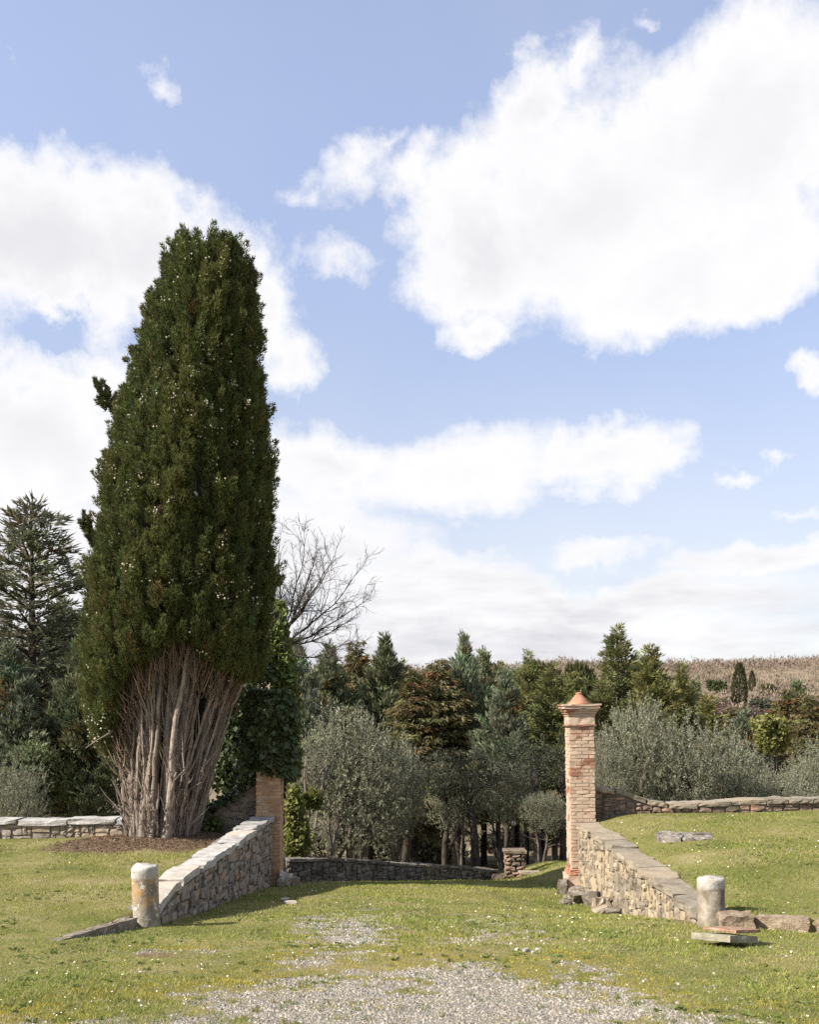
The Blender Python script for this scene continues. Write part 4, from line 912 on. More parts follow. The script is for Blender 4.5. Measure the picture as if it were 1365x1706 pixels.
# bare trunks of the grove below the drive
def grove_trunk(px, top, d, r, label, seed, fork=False):
    p = P(px, top, d); zb = hz(p.x, p.y) - .3; rng = np.random.default_rng(seed); H_ = p.z - zb; s_ = np.linspace(0, 1, 8); root = thing('grove_tree', label, 'tree', (p.x, p.y, zb), 'dark trunks of the grove')
    pts = np.stack([np.cumsum(rng.normal(0, .04, 8)), np.cumsum(rng.normal(0, .04, 8)), s_ * (H_ + 1.2)], 1); g = Geo(); tube(g, pts, np.linspace(r, r * .7, 8), 9)
    if fork: tube(g, np.stack([pts[2], pts[2] + (.35, 0, .6), pts[2] + (.5, .1, 1.6)]), [r * .6, r * .5, r * .3], 7)
    g.build('trunk', M_BARKD, root, smooth=True, color=False); gc = Geo(); n = 120; u = rdir(n, rng); c = pts[-1] + u * rng.random((n, 1)) ** .4 * np.array([1.3, 1.1, .8]) + np.array([0, 0, .3])
    c = np.repeat(c, 8, 0); leaves(gc, c + rng.normal(0, .1, c.shape), rdir(len(c), rng), rng.uniform(.12, .25, len(c)), .04, jcol((.06, .062, .035), len(c), rng, .3), rng); gc.build('crown', M_LEAF, root)
for i, (px, top, d, r, lab, fk) in enumerate(((742, 1370, 30, .11, 'forked dark trunk leftmost of the bare trunks by the pier', True), (766, 1368, 30.5, .14, 'stout dark trunk beside the forked one', False), (794, 1372, 29.5, .14, 'straight dark trunk left of the pier', False),
          (902, 1350, 30, .15, 'leaning dark trunk between the pier and the pillar', False), (875, 1372, 32, .06, 'thin dark trunk just right of the pier', False), (938, 1345, 31, .12, 'dark trunk close to the brick pillar', True), (605, 1375, 27, .17, 'dark trunk in the shade of the large olive', False), (668, 1380, 28.5, .16, 'stout trunk below the smaller olive', False), (558, 1385, 25.5, .14, 'forked trunk nearest the laurel', True))):
    grove_trunk(px, top, d, r, lab, 500 + i, fk)

# lamp post beyond the pier
p = P(856, 1372, 31); zb = hz(p.x, p.y) - .2; lp = thing('lamp_post', 'thin dark garden lamp post with a small white globe behind the pier', 'lamp', (p.x, p.y, zb))
g = Geo(); tube(g, [(0, 0, 0), (0, 0, .3), (0, 0, .32), (0, 0, p.z - zb - .06)], [.06, .055, .03, .028], 8); g.build('post', M_BARKD, lp, smooth=True, color=False)
a = np.linspace(0, np.pi, 9); n = 12; v = [(math.sin(t) * .075 * math.cos(6.2832 * j / n), math.sin(t) * .075 * math.sin(6.2832 * j / n), p.z - zb - math.cos(t) * .085) for t in a for j in range(n)]
q = [(i * n + j, i * n + (j + 1) % n, (i + 1) * n + (j + 1) % n, (i + 1) * n + j) for i in range(8) for j in range(n)]
m, nt, out = new_mat('white_globe'); s = NT(nt); s.L(s.pbsdf((.8, .8, .78), .3, None, .5), out.inputs[0]); Geo().add(v, q).build('globe', m, lp, smooth=True, color=False)

# ------------------------------------------------------------------ bare trees
def bare_tree(name, label, loc, H_, seed, spread=.75, levels=5, r0=.12, cat='tree', group=None, fork=2.6, up=.25, col=M_BARKD, first=None, upz=1.0):
    rng = np.random.default_rng(seed); g = Geo()
    def grow(p, d, L_, r, lv):
        n = 5; pts = [p]; dd = d
        for i in range(n): dd = unit(dd + rng.normal(0, .13, 3) + np.array([0, 0, up * .12])); pts.append(pts[-1] + dd * L_ / n)
        tube(g, pts, np.linspace(r, r * .62, n + 1), 6 if lv > 2 else 4, cap=False)
        if lv == 0: return
        k = max(2, int(rng.normal(fork, .6)))
        for j in range(k):
            t = 1.0 if j == 0 else rng.uniform(.3, .95); i = min(n, int(t * n)); e = unit(dd + rng.normal(0, spread * .62, 3) * (.55 if j == 0 else 1)); e = unit(e + np.array([0, 0, up * .4]))
            grow(pts[i], e, L_ * rng.uniform(.58, .82), r * (.62 if j == 0 else .45), lv - 1)
    root = thing(name, label, cat, loc, group)
    for d_ in (first or [(0, 0, 1.)]): grow(np.array([0, 0, -.3]) if len(first or []) < 2 else np.array([0, 0, 0.]), unit(np.array(d_, float)), H_ * .36, r0, levels)
    g.build('branches', col, root, smooth=True, color=False); return root
p = P(462, 1170, 27); zb = hz(p.x, p.y)
bt = thing('bare_tree', 'leafless tree spreading thin dark branches right of the great cypress', 'tree', (p.x, p.y, zb))
def bare_main():
    rng = np.random.default_rng(77); g = Geo(); o = np.array([p.x, p.y, zb]); kx = lambda a, b, dy: np.array(P(a, b, 27 + dy)) - o
    def grow(pt, d, L_, r, lv):
        pts = [pt]; dd = d
        for i in range(5): dd = unit(dd + rng.normal(0, .15, 3) + np.array([.0, 0, .03])); pts.append(pts[-1] + dd * L_ / 5)
        tube(g, pts, np.linspace(r, max(.0035, r * .6), 6), 5 if lv > 1 else 3, cap=False)
        if lv == 0: return
        for j in range(rng.integers(3, 5)):
            i = 5 if j == 0 else rng.integers(1, 6); e = unit(dd + rng.normal(0, .48, 3) * (.5 if j == 0 else 1)); grow(pts[i], e, L_ * rng.uniform(.5, .75), max(.0045, r * (.65 if j == 0 else .5)), lv - 1)
    tr = np.stack([kx(455, 1300, 0) * np.array([1, 1, 0]) + np.array([0, 0, -.3]), kx(458, 1200, 0), kx(465, 1100, 0), kx(478, 1050, 0)]); tube(g, tr, [.2, .17, .14, .11], 9)
    for (a, b, dy, r, tgt) in ((478, 1050, 0, .06, (560, 930, -1)), (470, 1075, 0, .055, (600, 1005, .5)), (478, 1050, 0, .06, (528, 918, 1)), (468, 1090, 0, .05, (588, 1065, -1)), (474, 1060, 0, .055, (480, 920, 0)), (470, 1080, 0, .05, (580, 960, 1.5)), (472, 1060, 0, .05, (505, 915, -1.2)), (474, 1055, 0, .05, (545, 955, .8)), (472, 1075, 0, .045, (570, 1030, 1.2)), (470, 1070, 0, .05, (430, 920, .5))):
        s0 = kx(a, b, 0); s1 = kx(tgt[0], tgt[1], tgt[2]); v = s1 - s0; L_ = np.linalg.norm(v); n = 7; mid = s0 + v * np.linspace(0, 1, n)[:, None] + np.array([0, 0, -.25]) * np.sin(np.linspace(0, np.pi, n))[:, None] * .6 + np.cumsum(rng.normal(0, .035, (n, 3)), 0)
        tube(g, mid, np.linspace(r * .72, .008, n), 6, cap=False)
        for j in range(17):
            i = rng.integers(1, n); e = unit(unit(v) + rng.normal(0, .5, 3) + np.array([0, 0, .15])); grow(mid[i], e, L_ * rng.uniform(.12, .26), .011 * (1 - i / n) + .006, 2)
    g.build('branches', bark_mat('bare_bark', (.05, .043, .036), (.125, .108, .09)), bt, smooth=True, color=False)
bare_main()
for i, (px, py, d, h, lab) in enumerate(((1160, 1088, 215, 3.5, 'bare tree standing on the hill crest left of the dark round one'), (1290, 1086, 210, 4.0, 'spreading bare tree on the hill crest above the slim cypress'), (1345, 1097, 205, 2.6, 'small bare tree on the hill crest at the far right'))):
    d = crest(px); q_ = P(px, py, d); z0 = hz(q_.x, q_.y); h = max(2.2, q_.z - z0); bare_tree('bare_tree', lab, (q_.x, q_.y, z0), h * 1.1, 600 + i, .9, 4, .12, group='bare trees on the hill crest')
d_ = crest(1195); q_ = P(1195, 1092, d_); q_.z = hz(q_.x, q_.y) + 1.9; g = Geo(); rng = np.random.default_rng(3); n = 500; c = rdir(n, rng) * rng.random((n, 1)) ** .35 * np.array([.7, .6, .45]) + np.array([(-.5, 0, 0), (.5, .1, .15), (0, 0, .45), (.2, -.2, -.2)])[rng.integers(0, 4, n)]; rt_ = thing('crest_tree', 'small dark round tree on the hill crest', 'tree', (q_.x, q_.y, q_.z - 1.6))
leaves(g, c + np.array([0, 0, 1.2]), rdir(n, rng), rng.uniform(.25, .5, n), .15, jcol((.03, .033, .022), n, rng), rng); g.build('crown', M_LEAF, rt_); g = Geo(); tube(g, [(0, 0, -.4), (0, 0, 1.)], [.15, .1], 6); g.build('trunk', M_BARKD, rt_, color=False)

# pale leafless stems in front of the large olive
p = P(556, 1420, 23.2); bt2 = thing('bare_shrub', 'pale leafless shrub with curving stems before the large olive', 'shrub', (p.x, p.y, hz(p.x, p.y)))
def bare_stems():
    rng = np.random.default_rng(5); g = Geo(); o = np.array(bt2.location)
    for pts in (((556, 1425), (550, 1385), (546, 1350), (556, 1335)), ((556, 1425), (558, 1385), (575, 1365), (600, 1345)), ((525, 1380), (530, 1340), (545, 1305), (560, 1270)), ((528, 1345), (540, 1300), (553, 1268)), ((522, 1330), (535, 1285), (545, 1275)), ((510, 1330), (507, 1290), (510, 1260)), ((530, 1345), (520, 1310), (500, 1290))):
        a = np.array([np.array(P(x, y, 23.2 + rng.normal(0, .1))) - o for x, y in pts]); t = np.linspace(0, 1, 8); b = np.stack([np.interp(t, np.linspace(0, 1, len(a)), a[:, k]) for k in range(3)], 1); tube(g, b, np.linspace(.035, .012, 8), 6)
        for j in range(6):
            i = rng.integers(2, 8); e = unit(np.array([rng.normal(0, .6), rng.normal(0, .3), 1])); tube(g, b[i] + e * np.linspace(0, rng.uniform(.3, .9), 5)[:, None] + np.cumsum(rng.normal(0, .03, (5, 3)), 0), np.linspace(.011, .004, 5), 4, cap=False)
    m_ = bark_mat('pale_bark', (.14, .115, .085), (.27, .235, .185)); g.build('stems', m_, bt2, smooth=True, color=False)
bare_stems()

# ------------------------------------------------------------------ ivy and evergreen climbers
def leafy(name, label, cat, pts, dirs, size, col, mat, rng, parts_name='leaves', loc=None, val=.3, stems=0, stem_r=.04):
    loc = np.array(loc if loc is not None else pts.mean(0)); root = thing(name, label, cat, tuple(loc)); g = Geo(); n = len(pts)
    s = unit(np.cross(dirs, rdir(n, rng))); up = unit(np.cross(s, dirs)); L_ = (size * np.exp(rng.normal(0, .33, n)))[:, None]
    # five-point leaf: stalk, two shoulders, tip
    c = pts - loc; v = np.stack([c, c + dirs * L_ * .35 + s * L_ * .48 + up * L_ * .06, c + dirs * L_, c + dirs * L_ * .35 - s * L_ * .48 + up * L_ * .06], 1).reshape(-1, 3)
    g.add(v, np.arange(n * 4).reshape(-1, 4), None, np.repeat(jcol(col, n, rng, val, .1), 4, 0)); g.build(parts_name, mat, root)
    if stems:
        gs = Geo(); ctr = pts.mean(0); gz = hz(ctr[0], ctr[1]) - .15
        for i in range(stems):
            q = pts[rng.integers(n)]; s0 = np.array([ctr[0] + rng.normal(0, .12), ctr[1] + rng.normal(0, .12), min(gz, q[2] - .1)]); t_ = np.linspace(0, 1, 6)[:, None]; mid = np.array([ctr[0] * .6 + q[0] * .4, ctr[1] * .6 + q[1] * .4, s0[2] * .5 + q[2] * .5])
            pth = (1 - t_) ** 2 * s0 + 2 * t_ * (1 - t_) * mid + t_ ** 2 * q; tube(gs, pth - loc, np.linspace(stem_r, stem_r * .25, 6), 5)
        gs.build('stems', M_BARKD, root, smooth=True, color=False)
    return root
def ivy():
    rng = np.random.default_rng(15); n = 5200; P_ = []; D_ = []
    # hood round the head of the pillar
    x0, y0 = -2.64, 18.09
    z = rng.uniform(.28, 2.02, n); a = rng.uniform(0, 6.283, n); lo = .395 + .12 * (fbm(np.stack([np.cos(a) * 2, np.sin(a) * 2, z * 2.2], -1), 3, 8) - .5) * 2
    lo = lo * np.interp(z, [.25, .6, 1.2, 1.7, 2.02], [.80, 1.0, 1.12, 1.08, .7]); keep = z > .34 + .2 * fbm(np.stack([np.cos(a) * 3, np.sin(a) * 3, a * 0], -1), 2, 9) - .1 * np.cos(a)
    rr = lo * rng.uniform(.82, 1.06, n); pp = np.stack([x0 + rr * np.cos(a) * 1.12, y0 + rr * np.sin(a), z], 1)[keep]; dd = unit(np.stack([np.cos(a) * .5, np.sin(a) * .5, -np.ones(n) * .8], 1) + rng.normal(0, .35, (n, 3)))[keep]; P_.append(pp); D_.append(dd)
    # trail along the sweep of the wall, and hanging beside it
    m = 1100; t = rng.random(m); s_ = 6.5 + t * 1.7; zt = np.array([bl_top(x) for x in s_]); pp = np.stack([-11.06 + s_ + rng.normal(0, .02, m), 18.25 + rng.uniform(-.16, .4, m), zt + rng.uniform(-.02, .10, m) * (.4 + t) - .12 * rng.random(m) * (rng.random(m) < .3) * t], 1); P_.append(pp); D_.append(unit(rng.normal(0, .5, (m, 3)) + np.array([0, -.5, -.3])))
    m = 450; z = rng.uniform(.3, 1.5, m); pp = np.stack([x0 - .38 - .18 * rng.random(m) * np.clip(1.2 - z, 0, 1) + rng.normal(0, .07, m), 18.0 + rng.uniform(-.25, .3, m), z], 1); P_.append(pp); D_.append(unit(rng.normal(0, .4, (m, 3)) + np.array([-.2, -.4, -.7])))
    pts = np.concatenate(P_); dirs = np.concatenate(D_)
    r = leafy('ivy', 'dark glossy ivy hooding the left gate pillar and trailing down the wall', 'ivy', pts, dirs, .08, (.068, .088, .032), M_IVY, rng, loc=(-2.64, 18.1, .3))
    g = Geo()
    for k in range(5):
        z_ = np.linspace(-.35, 1.2, 9); a = rng.uniform(3.6, 5.8); tube(g, np.stack([.27 * math.cos(a) + np.cumsum(rng.normal(0, .035, 9)) - .05, np.full(9, -.28) + .02, z_ * .6 + .3], 1), .008, 4, cap=False)
    g.build('stems', M_BARKD, r, smooth=True, color=False)
ivy()
def cloud_pts(rng, blobs, n):
    out = []; tot = sum(b[3] * b[4] for b in blobs)
    for (px, py, d, rx, ry) in blobs:
        k = int(n * rx * ry / tot); u = rdir(k, rng) * rng.random((k, 1)) ** .4; f = 1 + (fbm(u * 2 + px, 3, int(px)) - .5) * .7
        c = np.array(P(px, py, d)); s_ = d / FPX; out.append(c + u * f[:, None] * np.array([rx * s_, min(rx, ry) * s_, ry * s_]))
    return np.concatenate(out)
rng = np.random.default_rng(91)
pts = cloud_pts(rng, [(463, 1070, 22.5, 18, 50), (472, 1130, 22.5, 22, 50), (484, 1200, 22.4, 18, 60), (488, 1265, 22.2, 14, 40), (468, 1020, 22.8, 10, 22)], 8000)
leafy('ivy_tree', 'bright green ivy-smothered tree stem standing behind the ivy-hooded pillar', 'ivy', pts, unit(rdir(len(pts), rng) + np.array([0, 0, -.5])), .085, (.125, .155, .04), M_LEAF, rng, loc=tuple(P(480, 1430, 22.5)), stems=7, stem_r=.09)
pts = cloud_pts(rng, [(400, 1190, 21, 40, 80), (392, 1275, 21, 46, 52), (430, 1110, 22, 28, 45)], 5000)
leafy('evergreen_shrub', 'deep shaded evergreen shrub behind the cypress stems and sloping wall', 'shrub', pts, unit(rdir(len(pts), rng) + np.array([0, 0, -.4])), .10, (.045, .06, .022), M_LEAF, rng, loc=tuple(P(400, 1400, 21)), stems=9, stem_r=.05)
pts = cloud_pts(rng, [(496, 1395, 20.2, 24, 34), (490, 1345, 20.2, 14, 36), (520, 1330, 20.5, 18, 18), (494, 1428, 20.2, 18, 16)], 2400)
r = leafy('laurel_shrub', 'yellow-green laurel shrub hugging the back of the ivy-covered pillar', 'shrub', pts, unit(rdir(len(pts), rng) + np.array([0, 0, -.2])), .085, (.14, .148, .036), M_LEAF, rng, loc=tuple(P(500, 1450, 20.2)), stems=8, stem_r=.025)
pts = cloud_pts(rng, [(340, 1350, 18.9, 14, 22), (355, 1375, 18.0, 16, 16)], 420)
leafy('wall_weed', 'small bright leafy weed on the wall foot by the cypress', 'plant', pts, rdir(len(pts), rng), .08, (.09, .115, .03), M_LEAF, rng, loc=tuple(P(350, 1390, 18.0)))

# ------------------------------------------------------------------ the bare brown hill and its scrub
def hill_wood():
    rng = np.random.default_rng(33); n = 3000; nb = 72; y = np.where(rng.random(n) < .2, rng.uniform(88, 150, n), rng.uniform(140, 285, n)); x = rng.uniform(-.12, .49, n) * y * 1.03; z = HZ(x, y); r = rng.uniform(1.3, 3.3, n) * np.interp(y, [78, 150, 280], [.55, .95, 1.2])
    cl = jcol((.29, .218, .162), n, rng, .15, .06); k = rng.random(n); cl[k < .22] = jcol((.215, .165, .13), (k < .22).sum(), rng, .25); cl[k > .8] = jcol((.37, .29, .21), (k > .8).sum(), rng, .2); cl[(k > .5) & (k < .545)] = jcol((.085, .088, .04), ((k > .5) & (k < .545)).sum(), rng)
    cl = cl * np.interp(y, [170, 215], [1, .72])[:, None] * (.45 + 1.1 * n2(x, y, .035, 3, 45)[:, None])
    u = rdir(n * nb, rng).reshape(n, nb, 3); u[..., 2] = np.abs(u[..., 2]); f = rng.uniform(.35, 1.0, (n, nb, 1)) ** .7
    b = np.stack([x, y, z - r * .15], 1)[:, None] + u * f * r[:, None, None] * np.array([1, 1, .8]); d = unit(u * .6 + np.array([0, 0, .8]) + rng.normal(0, .5, (n, nb, 3)))
    m_ = n * nb; L_ = (r[:, None] * rng.uniform(.12, .34, (n, nb))).reshape(-1); g = Geo(); cc = (cl[:, None] * rng.uniform(.9, 1.1, (n, nb, 1))).reshape(-1, 3)
    leaves(g, b.reshape(-1, 3), d.reshape(-1, 3), L_, L_ * rng.uniform(.12, .3, m_), cc, rng)
    tag(g.build('hill_wood', M_TWIG), 'bare brown winter scrub covering the far hill', 'woodland', kind='stuff')
hill_wood()
def scrub(px, py, d, rx, ry, n, col, label, name='shrub', size=.3):
    d1 = hit(px, py + ry * .85) if name != 'juniper_bush' else None
    if d1: size = size * (d1 / d) ** .7; d = d1
    rng = np.random.default_rng(int(px + py)); pts = cloud_pts(rng, [(px, py, d, rx, ry)] + [(px + rng.uniform(-.8, .8) * rx, py + rng.uniform(-.7, .5) * ry, d + rng.uniform(-.5, .5), rx * .4, ry * .45) for _ in range(6)], n * 3); leafy(name, label, 'shrub', pts, unit(rdir(len(pts), rng) + np.array([0, 0, .3])), size * .55, col, M_LEAF, rng, loc=tuple(P(px, py + ry, d)), stems=5, stem_r=.05)
scrub(1196, 1146, 95, 17, 13, 900, (.06, .078, .026), 'green shrub on the hillside left of the lone slim cypress', size=.34)
scrub(1280, 1150, 100, 15, 10, 700, (.12, .125, .055), 'pale green shrub on the hillside right of the lone slim cypress', size=.34)
scrub(1272, 1182, 70, 22, 16, 900, (.06, .062, .04), 'dull dark shrub at the foot of the lone slim cypress', size=.4)
scrub(1180, 1178, 62, 34, 22, 1300, (.19, .15, .105), 'tan leafless shrub above the broad silver olive', 'tan_shrub', .24)
scrub(1245, 1200, 55, 50, 24, 1500, (.15, .10, .082), 'reddish-brown leafless thicket above the rounded silver olive', 'thicket', .22)
scrub(1325, 1225, 48, 60, 32, 1500, (.14, .115, .065), 'brown thicket behind the olive at the picture edge', 'thicket', .22)
scrub(1212, 1172, 85, 14, 10, 600, (.12, .09, .065), 'dark brown shrub against the lone slim cypress', size=.4)
scrub(1287, 1226, 30, 30, 32, 2000, (.15, .148, .045), 'rounded yellow-green juniper rising among the grey olives', 'juniper_bush', .15)
scrub(720, 1420, 34, 70, 22, 1500, (.27, .255, .165), 'pale dry scrub seen between the trunks behind the dark wall', 'dry_scrub', .2)
scrub(640, 1405, 40, 90, 30, 1200, (.22, .205, .135), 'dull scrub under the large olive tree', 'dry_scrub', .25)
scrub(535, 1402, 45, 40, 30, 900, (.16, .15, .095), 'dull scrub between the laurel and the large olive', 'dry_scrub', .22)
scrub(850, 1405, 42, 60, 26, 800, (.26, .235, .165), 'dry scrub behind the pier', 'dry_scrub', .25)
scrub(110, 1340, 32, 120, 30, 1500, (.26, .235, .185), 'pale grey scrub seen under the conifers at the left', 'dry_scrub', .22)

# ------------------------------------------------------------------ lawn, flowers, gravel
def scatter(n, y0, y1, rng, half=.455, pad=.6):
    """points on the ground inside the part of the place the photograph shows, evenly by picture row"""
    y = np.exp(rng.uniform(math.log(y0), math.log(y1), n)); x = rng.uniform(-1, 1, n) * (y * half + pad); return x, y
def on_lawn(x, y):
    """False inside walls, pillars and columns"""
    l = (y > 10.75) & (y < 18) & (x > np.interp(y, [10.9, 17.9], [-3.22, -2.92])) & (x < xl_face(y) + .02)
    r = (y > 10.6) & (y < 18) & (x < np.interp(y, [10.8, 17.8], [3.60, 3.46])) & (x > xr_face(y) - .02)
    back = (y > 18.1) & (y < 18.75) & ((x < -2.3) | (x > 2.9)); cross = (np.abs((y - 19.4) - (x + 2.46) * .975 - .2) < .38) & (x < 2.9) & (x > -2.6)
    col_ = (np.hypot(x + 2.955, y - 10.8) < .17) | (np.hypot(x - 3.345, y - 10.62) < .17) | (np.hypot(x - 4.42, y - 15.35) < .5) | ((np.abs(x - 3.0) < .22) & (np.abs(y - 9.16) < .2))
    return ~(l | r | back | cross | col_)
def lawn():
    rng = np.random.default_rng(55); x, y = scatter(560000, 4.9, 27, rng)
    gm = gravel_mask(x, y); dm = dirt_mask(x, y); tuftn = n2(x, y, 5.5, 3, 61); mossy = sstep(n2(x, y, 2.0, 3, 62), .34, .52) * sstep(y, 11, 8.2)
    clump = n2(x, y, 11, 2, 63); bare = sstep(n2(x, y, 1.3, 4, 64), .55, .72)
    pr_ = (1 - gm) ** 1.15 * (1 - .92 * dm) * (.35 + .9 * sstep(clump, .35, .6)) * (1 - .45 * bare); tuft_g = (gm > .3) & (tuftn > .62) & (y > 5.2); pr_ = np.where(tuft_g, .5, pr_)
    keep = (rng.random(len(x)) < pr_) & on_lawn(x, y); x, y, gm, dm, bare, mossy, clump = (a[keep] for a in (x, y, gm, dm, bare, mossy, clump)); z = HZ(x, y); n = len(x)
    lod = np.interp(y, [5, 9, 14, 27], [1., 1.35, 1.9, 3.0]); lush = n2(x, y, .8, 3, 65); L_ = rng.uniform(.012, .034, n) * (.7 + .8 * sstep(lush, .4, .65)) * lod ** .55 * (1 - .3 * bare); W_ = rng.uniform(.0035, .0075, n) * lod
    a = np.array([.180, .232, .038]); b = np.array([.272, .280, .058]); straw = np.array([.46, .375, .20]); moss = np.array([.40, .32, .045]); dk = np.array([.115, .145, .034])
    t = sstep(n2(x, y, .7, 4, 66), .35, .65)[:, None]; c = a * (1 - t) + b * t; dkm = sstep(n2(x, y, 2.6, 3, 67), .52, .68)[:, None]; c = c * (1 - .75 * dkm) + dk * .75 * dkm
    st = np.clip((rng.random(n) < .17 + .65 * bare).astype(float) + dm * .5, 0, 1)[:, None] * .8; c = c * (1 - st) + straw * st
    nearg = mossy * sstep(gravel_mask(x + .25, y - .3) + gravel_mask(x - .3, y - .6) + gravel_mask(x, y - .15) + gravel_mask(x + .1, y - .9) + gm, .02, .7); mm = (nearg * .85)[:, None]; c = c * (1 - mm) + moss * mm
    c = c * rng.uniform(.7, 1.3, (n, 1)); th = rng.uniform(0, 6.283, n); d = unit(np.stack([np.cos(th), np.sin(th), rng.uniform(.5, 1.9, n)], 1)); s = np.stack([-np.sin(th), np.cos(th), np.zeros(n)], 1)
    ph = rng.uniform(0, 6.283, n); s = np.stack([np.cos(ph), np.sin(ph), np.zeros(n)], 1); base = np.stack([x, y, z - .004], 1)
    v = np.stack([base - s * W_[:, None] * .5, base + s * W_[:, None] * .5, base + d * L_[:, None]], 1).reshape(-1, 3); g = Geo(); g.add(v, None, np.arange(n * 3).reshape(-1, 3), np.repeat(c, 3, 0))
    # ranker tufts, thickest along the wall feet and the edge of the gravel
    m = 9000; tx, ty = scatter(m, 5.2, 24, rng); ed = gravel_mask(tx, ty); edge_ = 4 * ed * (1 - ed); wf = np.exp(-np.abs(tx - xl_face(ty) - .06) / .07) * (ty > 10.9) * (ty < 18) + np.exp(-np.abs(tx - xr_face(ty) + .06) / .07) * (ty > 10.7) * (ty < 18)
    k = (rng.random(m) < .05 + .22 * edge_ * (ty < 11) + .9 * wf + .12 * sstep(n2(tx, ty, 1.7, 3, 70), .52, .7)) & on_lawn(tx, ty) & (dirt_mask(tx, ty) < .4); tx, ty, wf = tx[k], ty[k], wf[k]; m = len(tx); nb = 16
    bx = np.repeat(tx, nb) + rng.normal(0, .018, m * nb); by = np.repeat(ty, nb) + rng.normal(0, .018, m * nb); th2 = rng.uniform(0, 6.283, m * nb); up = rng.uniform(1., 3., m * nb); d2 = unit(np.stack([np.cos(th2), np.sin(th2), up], 1)); L2 = np.repeat(rng.uniform(.028, .06, m) * (1 + .7 * np.clip(wf, 0, 1)), nb) * rng.uniform(.6, 1.2, m * nb); W2 = rng.uniform(.004, .007, m * nb) * np.interp(by, [5, 20], [1, 2.2])
    ph2 = rng.uniform(0, 6.283, m * nb); s2 = np.stack([np.cos(ph2), np.sin(ph2), np.zeros(m * nb)], 1); b2 = np.stack([bx, by, HZ(bx, by) - .004], 1); tc = np.where((rng.random(m) < .35)[:, None], np.array([.30, .275, .06]), np.array([.15, .185, .042])); tc = np.where((rng.random(m) < .15)[:, None], np.array([.34, .28, .15]), tc)
    g.add(np.stack([b2 - s2 * W2[:, None] * .5, b2 + s2 * W2[:, None] * .5, b2 + d2 * L2[:, None]], 1).reshape(-1, 3), None, np.arange(m * nb * 3).reshape(-1, 3), np.repeat(np.repeat(tc, nb, 0) * rng.uniform(.7, 1.25, (m * nb, 1)), 3, 0))
    # flat broad-leaved weeds
    m = 1500; tx, ty = scatter(m, 5.2, 15, rng); k = on_lawn(tx, ty) & (gravel_mask(tx, ty) < .7) & (dirt_mask(tx, ty) < .5) & (n2(tx, ty, 1.1, 2, 72) > .48); tx, ty = tx[k], ty[k]; m = len(tx); nb = 7
    th2 = rng.uniform(0, 6.283, m * nb); d2 = unit(np.stack([np.cos(th2), np.sin(th2), rng.uniform(.1, .5, m * nb)], 1)); c2 = np.stack([np.repeat(tx, nb), np.repeat(ty, nb), HZ(np.repeat(tx, nb), np.repeat(ty, nb)) + .006], 1); L2 = np.repeat(rng.uniform(.02, .05, m), nb); leaves(g, c2, d2, L2, L2 * .5, jcol((.125, .165, .045), m * nb, rng, .3), rng)
    tag(g.build('grass', M_GRASS), 'short patchy grass of the lawns and the old drive', 'grass', kind='stuff')
    # daisies
    m = 1000; x, y = scatter(m, 5.5, 19, rng); pr_ = (1 - gravel_mask(x, y)) * (1 - dirt_mask(x, y)) * (.10 + 1.1 * sstep(n2(x, y, .55, 2, 68), .50, .68)) * (.35 + .65 * sstep(x, -1, 2.5)); k = (rng.random(m) < pr_) & on_lawn(x, y); x, y = x[k], y[k]; m = len(x)
    c = np.stack([x, y, HZ(x, y) + rng.uniform(.015, .03, m)], 1); r_ = rng.uniform(.005, .0105, m) * np.interp(y, [5, 18], [.8, 1.5]); tl = rng.normal(0, .25, (m, 3)) + np.array([-.15, -.25, 1]); nn = unit(tl); e1 = unit(np.cross(nn, [0, 1., 0])); e2 = np.cross(nn, e1); aa = np.arange(6) * math.pi / 3
    ring = c[:, None] + r_[:, None, None] * (np.cos(aa)[None, :, None] * e1[:, None] + np.sin(aa)[None, :, None] * e2[:, None]); ce = c + nn * .003; v = np.concatenate([ce[:, None], ring], 1); i = np.arange(m)[:, None] * 7; j = np.arange(6)[None]
    tt = np.stack([np.broadcast_to(i, (m, 6)), i + 1 + j, i + 1 + (j + 1) % 6], -1).reshape(-1, 3); cc = np.tile(np.array([[.72, .55, .12]] + [[.78, .77, .74]] * 6), (m, 1)); g = Geo(); g.add(v.reshape(-1, 3), None, tt, cc); tag(g.build('daisies', M_PEB), 'small white daisies scattered over the lawns', 'flowers', kind='stuff')
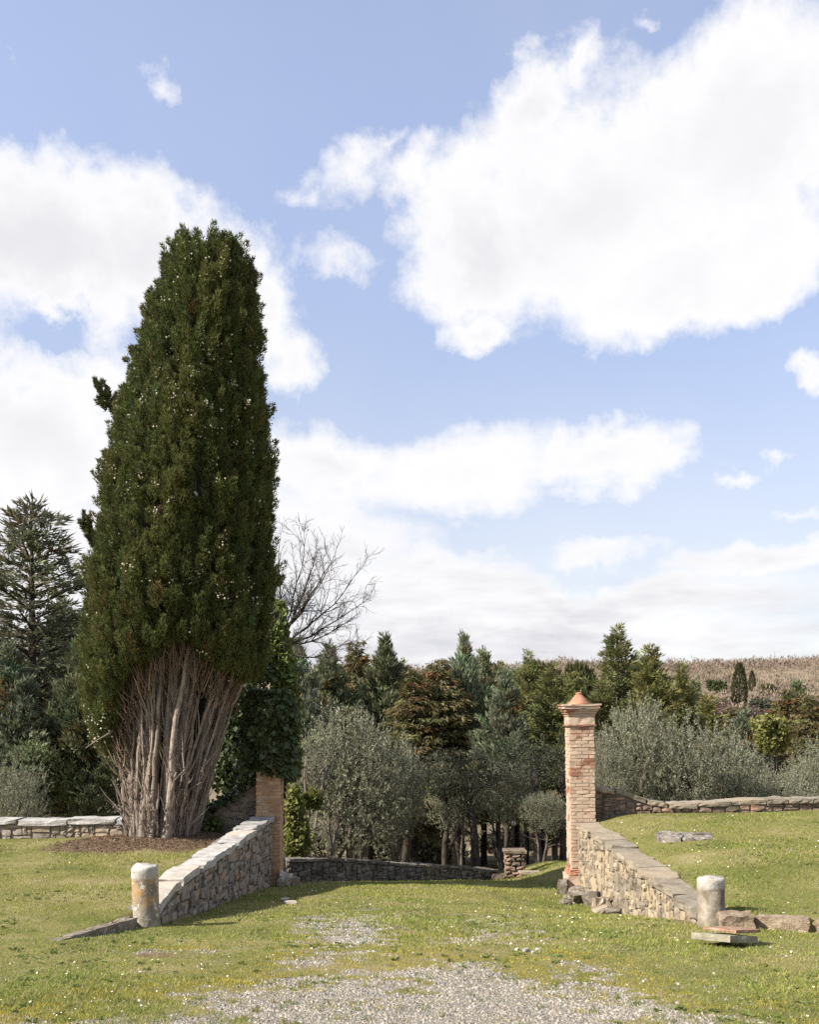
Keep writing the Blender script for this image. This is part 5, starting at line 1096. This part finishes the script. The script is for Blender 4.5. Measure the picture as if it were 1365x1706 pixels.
    # gravel
    m = 105000; x, y = scatter(m, 4.9, 13, rng, .40, .2); k = (rng.random(m) < gravel_mask(x, y) ** 1.2 + .012 * (y < 9)); x, y = x[k], y[k]; m = len(x); r_ = rng.uniform(.004, .0105, m) * rng.choice([1, 1, 1, 1, 1.6], m) * np.interp(y, [5, 12], [.95, 1.6])
    oc = np.array([(1, 0, 0), (0, 1, 0), (-1, 0, 0), (0, -1, 0), (0, 0, 1)], float); ot = np.array([(0, 1, 4), (1, 2, 4), (2, 3, 4), (3, 0, 4)])
    th = rng.uniform(0, 6.283, m); o3 = oc[None] * rng.uniform(.6, 1.35, (m, 5, 1)) * np.array([1, 1, .75]); o3[..., :2] += rng.normal(0, .15, (m, 5, 2)); ox = o3[..., 0] * np.cos(th)[:, None] - o3[..., 1] * np.sin(th)[:, None]; oy = o3[..., 0] * np.sin(th)[:, None] + o3[..., 1] * np.cos(th)[:, None]
    v = np.stack([x, y, HZ(x, y)], 1)[:, None] + np.stack([ox, oy, o3[..., 2]], -1) * r_[:, None, None]
    pal = np.array([(.30, .265, .215), (.39, .355, .30), (.22, .19, .15), (.33, .28, .215), (.25, .235, .21)])[rng.integers(0, 5, m)] * rng.uniform(.6, 1.05, (m, 1))
    g = Geo(); g.add(v.reshape(-1, 3), None, (ot[None] + (np.arange(m) * 5)[:, None, None]).reshape(-1, 3), np.repeat(pal, 5, 0)); tag(g.build('gravel', M_PEB), 'pale grey gravel of the worn drive', 'gravel', kind='stuff')
    # needle litter round the cypress foot
    m = 26000; x = -4.55 + rng.normal(0, 1.1, m); y = 16.9 + rng.normal(0, .9, m); k = (rng.random(m) < dirt_mask(x, y)) & on_lawn(x, y) & (y < 18.0); x, y = x[k], y[k]; m = len(x); c = np.stack([x, y, HZ(x, y) + .008], 1); d = unit(rng.normal(0, 1, (m, 3)) * np.array([1, 1, .35]) + np.array([0, 0, .12])); g = Geo()
    leaves(g, c, d, rng.uniform(.025, .07, m), rng.uniform(.005, .012, m), jcol((.17, .115, .075), m, rng, .45, .12), rng); tag(g.build('needle_litter', M_TWIG), 'brown fallen needle litter round the foot of the great cypress', 'litter', kind='stuff')
lawn()
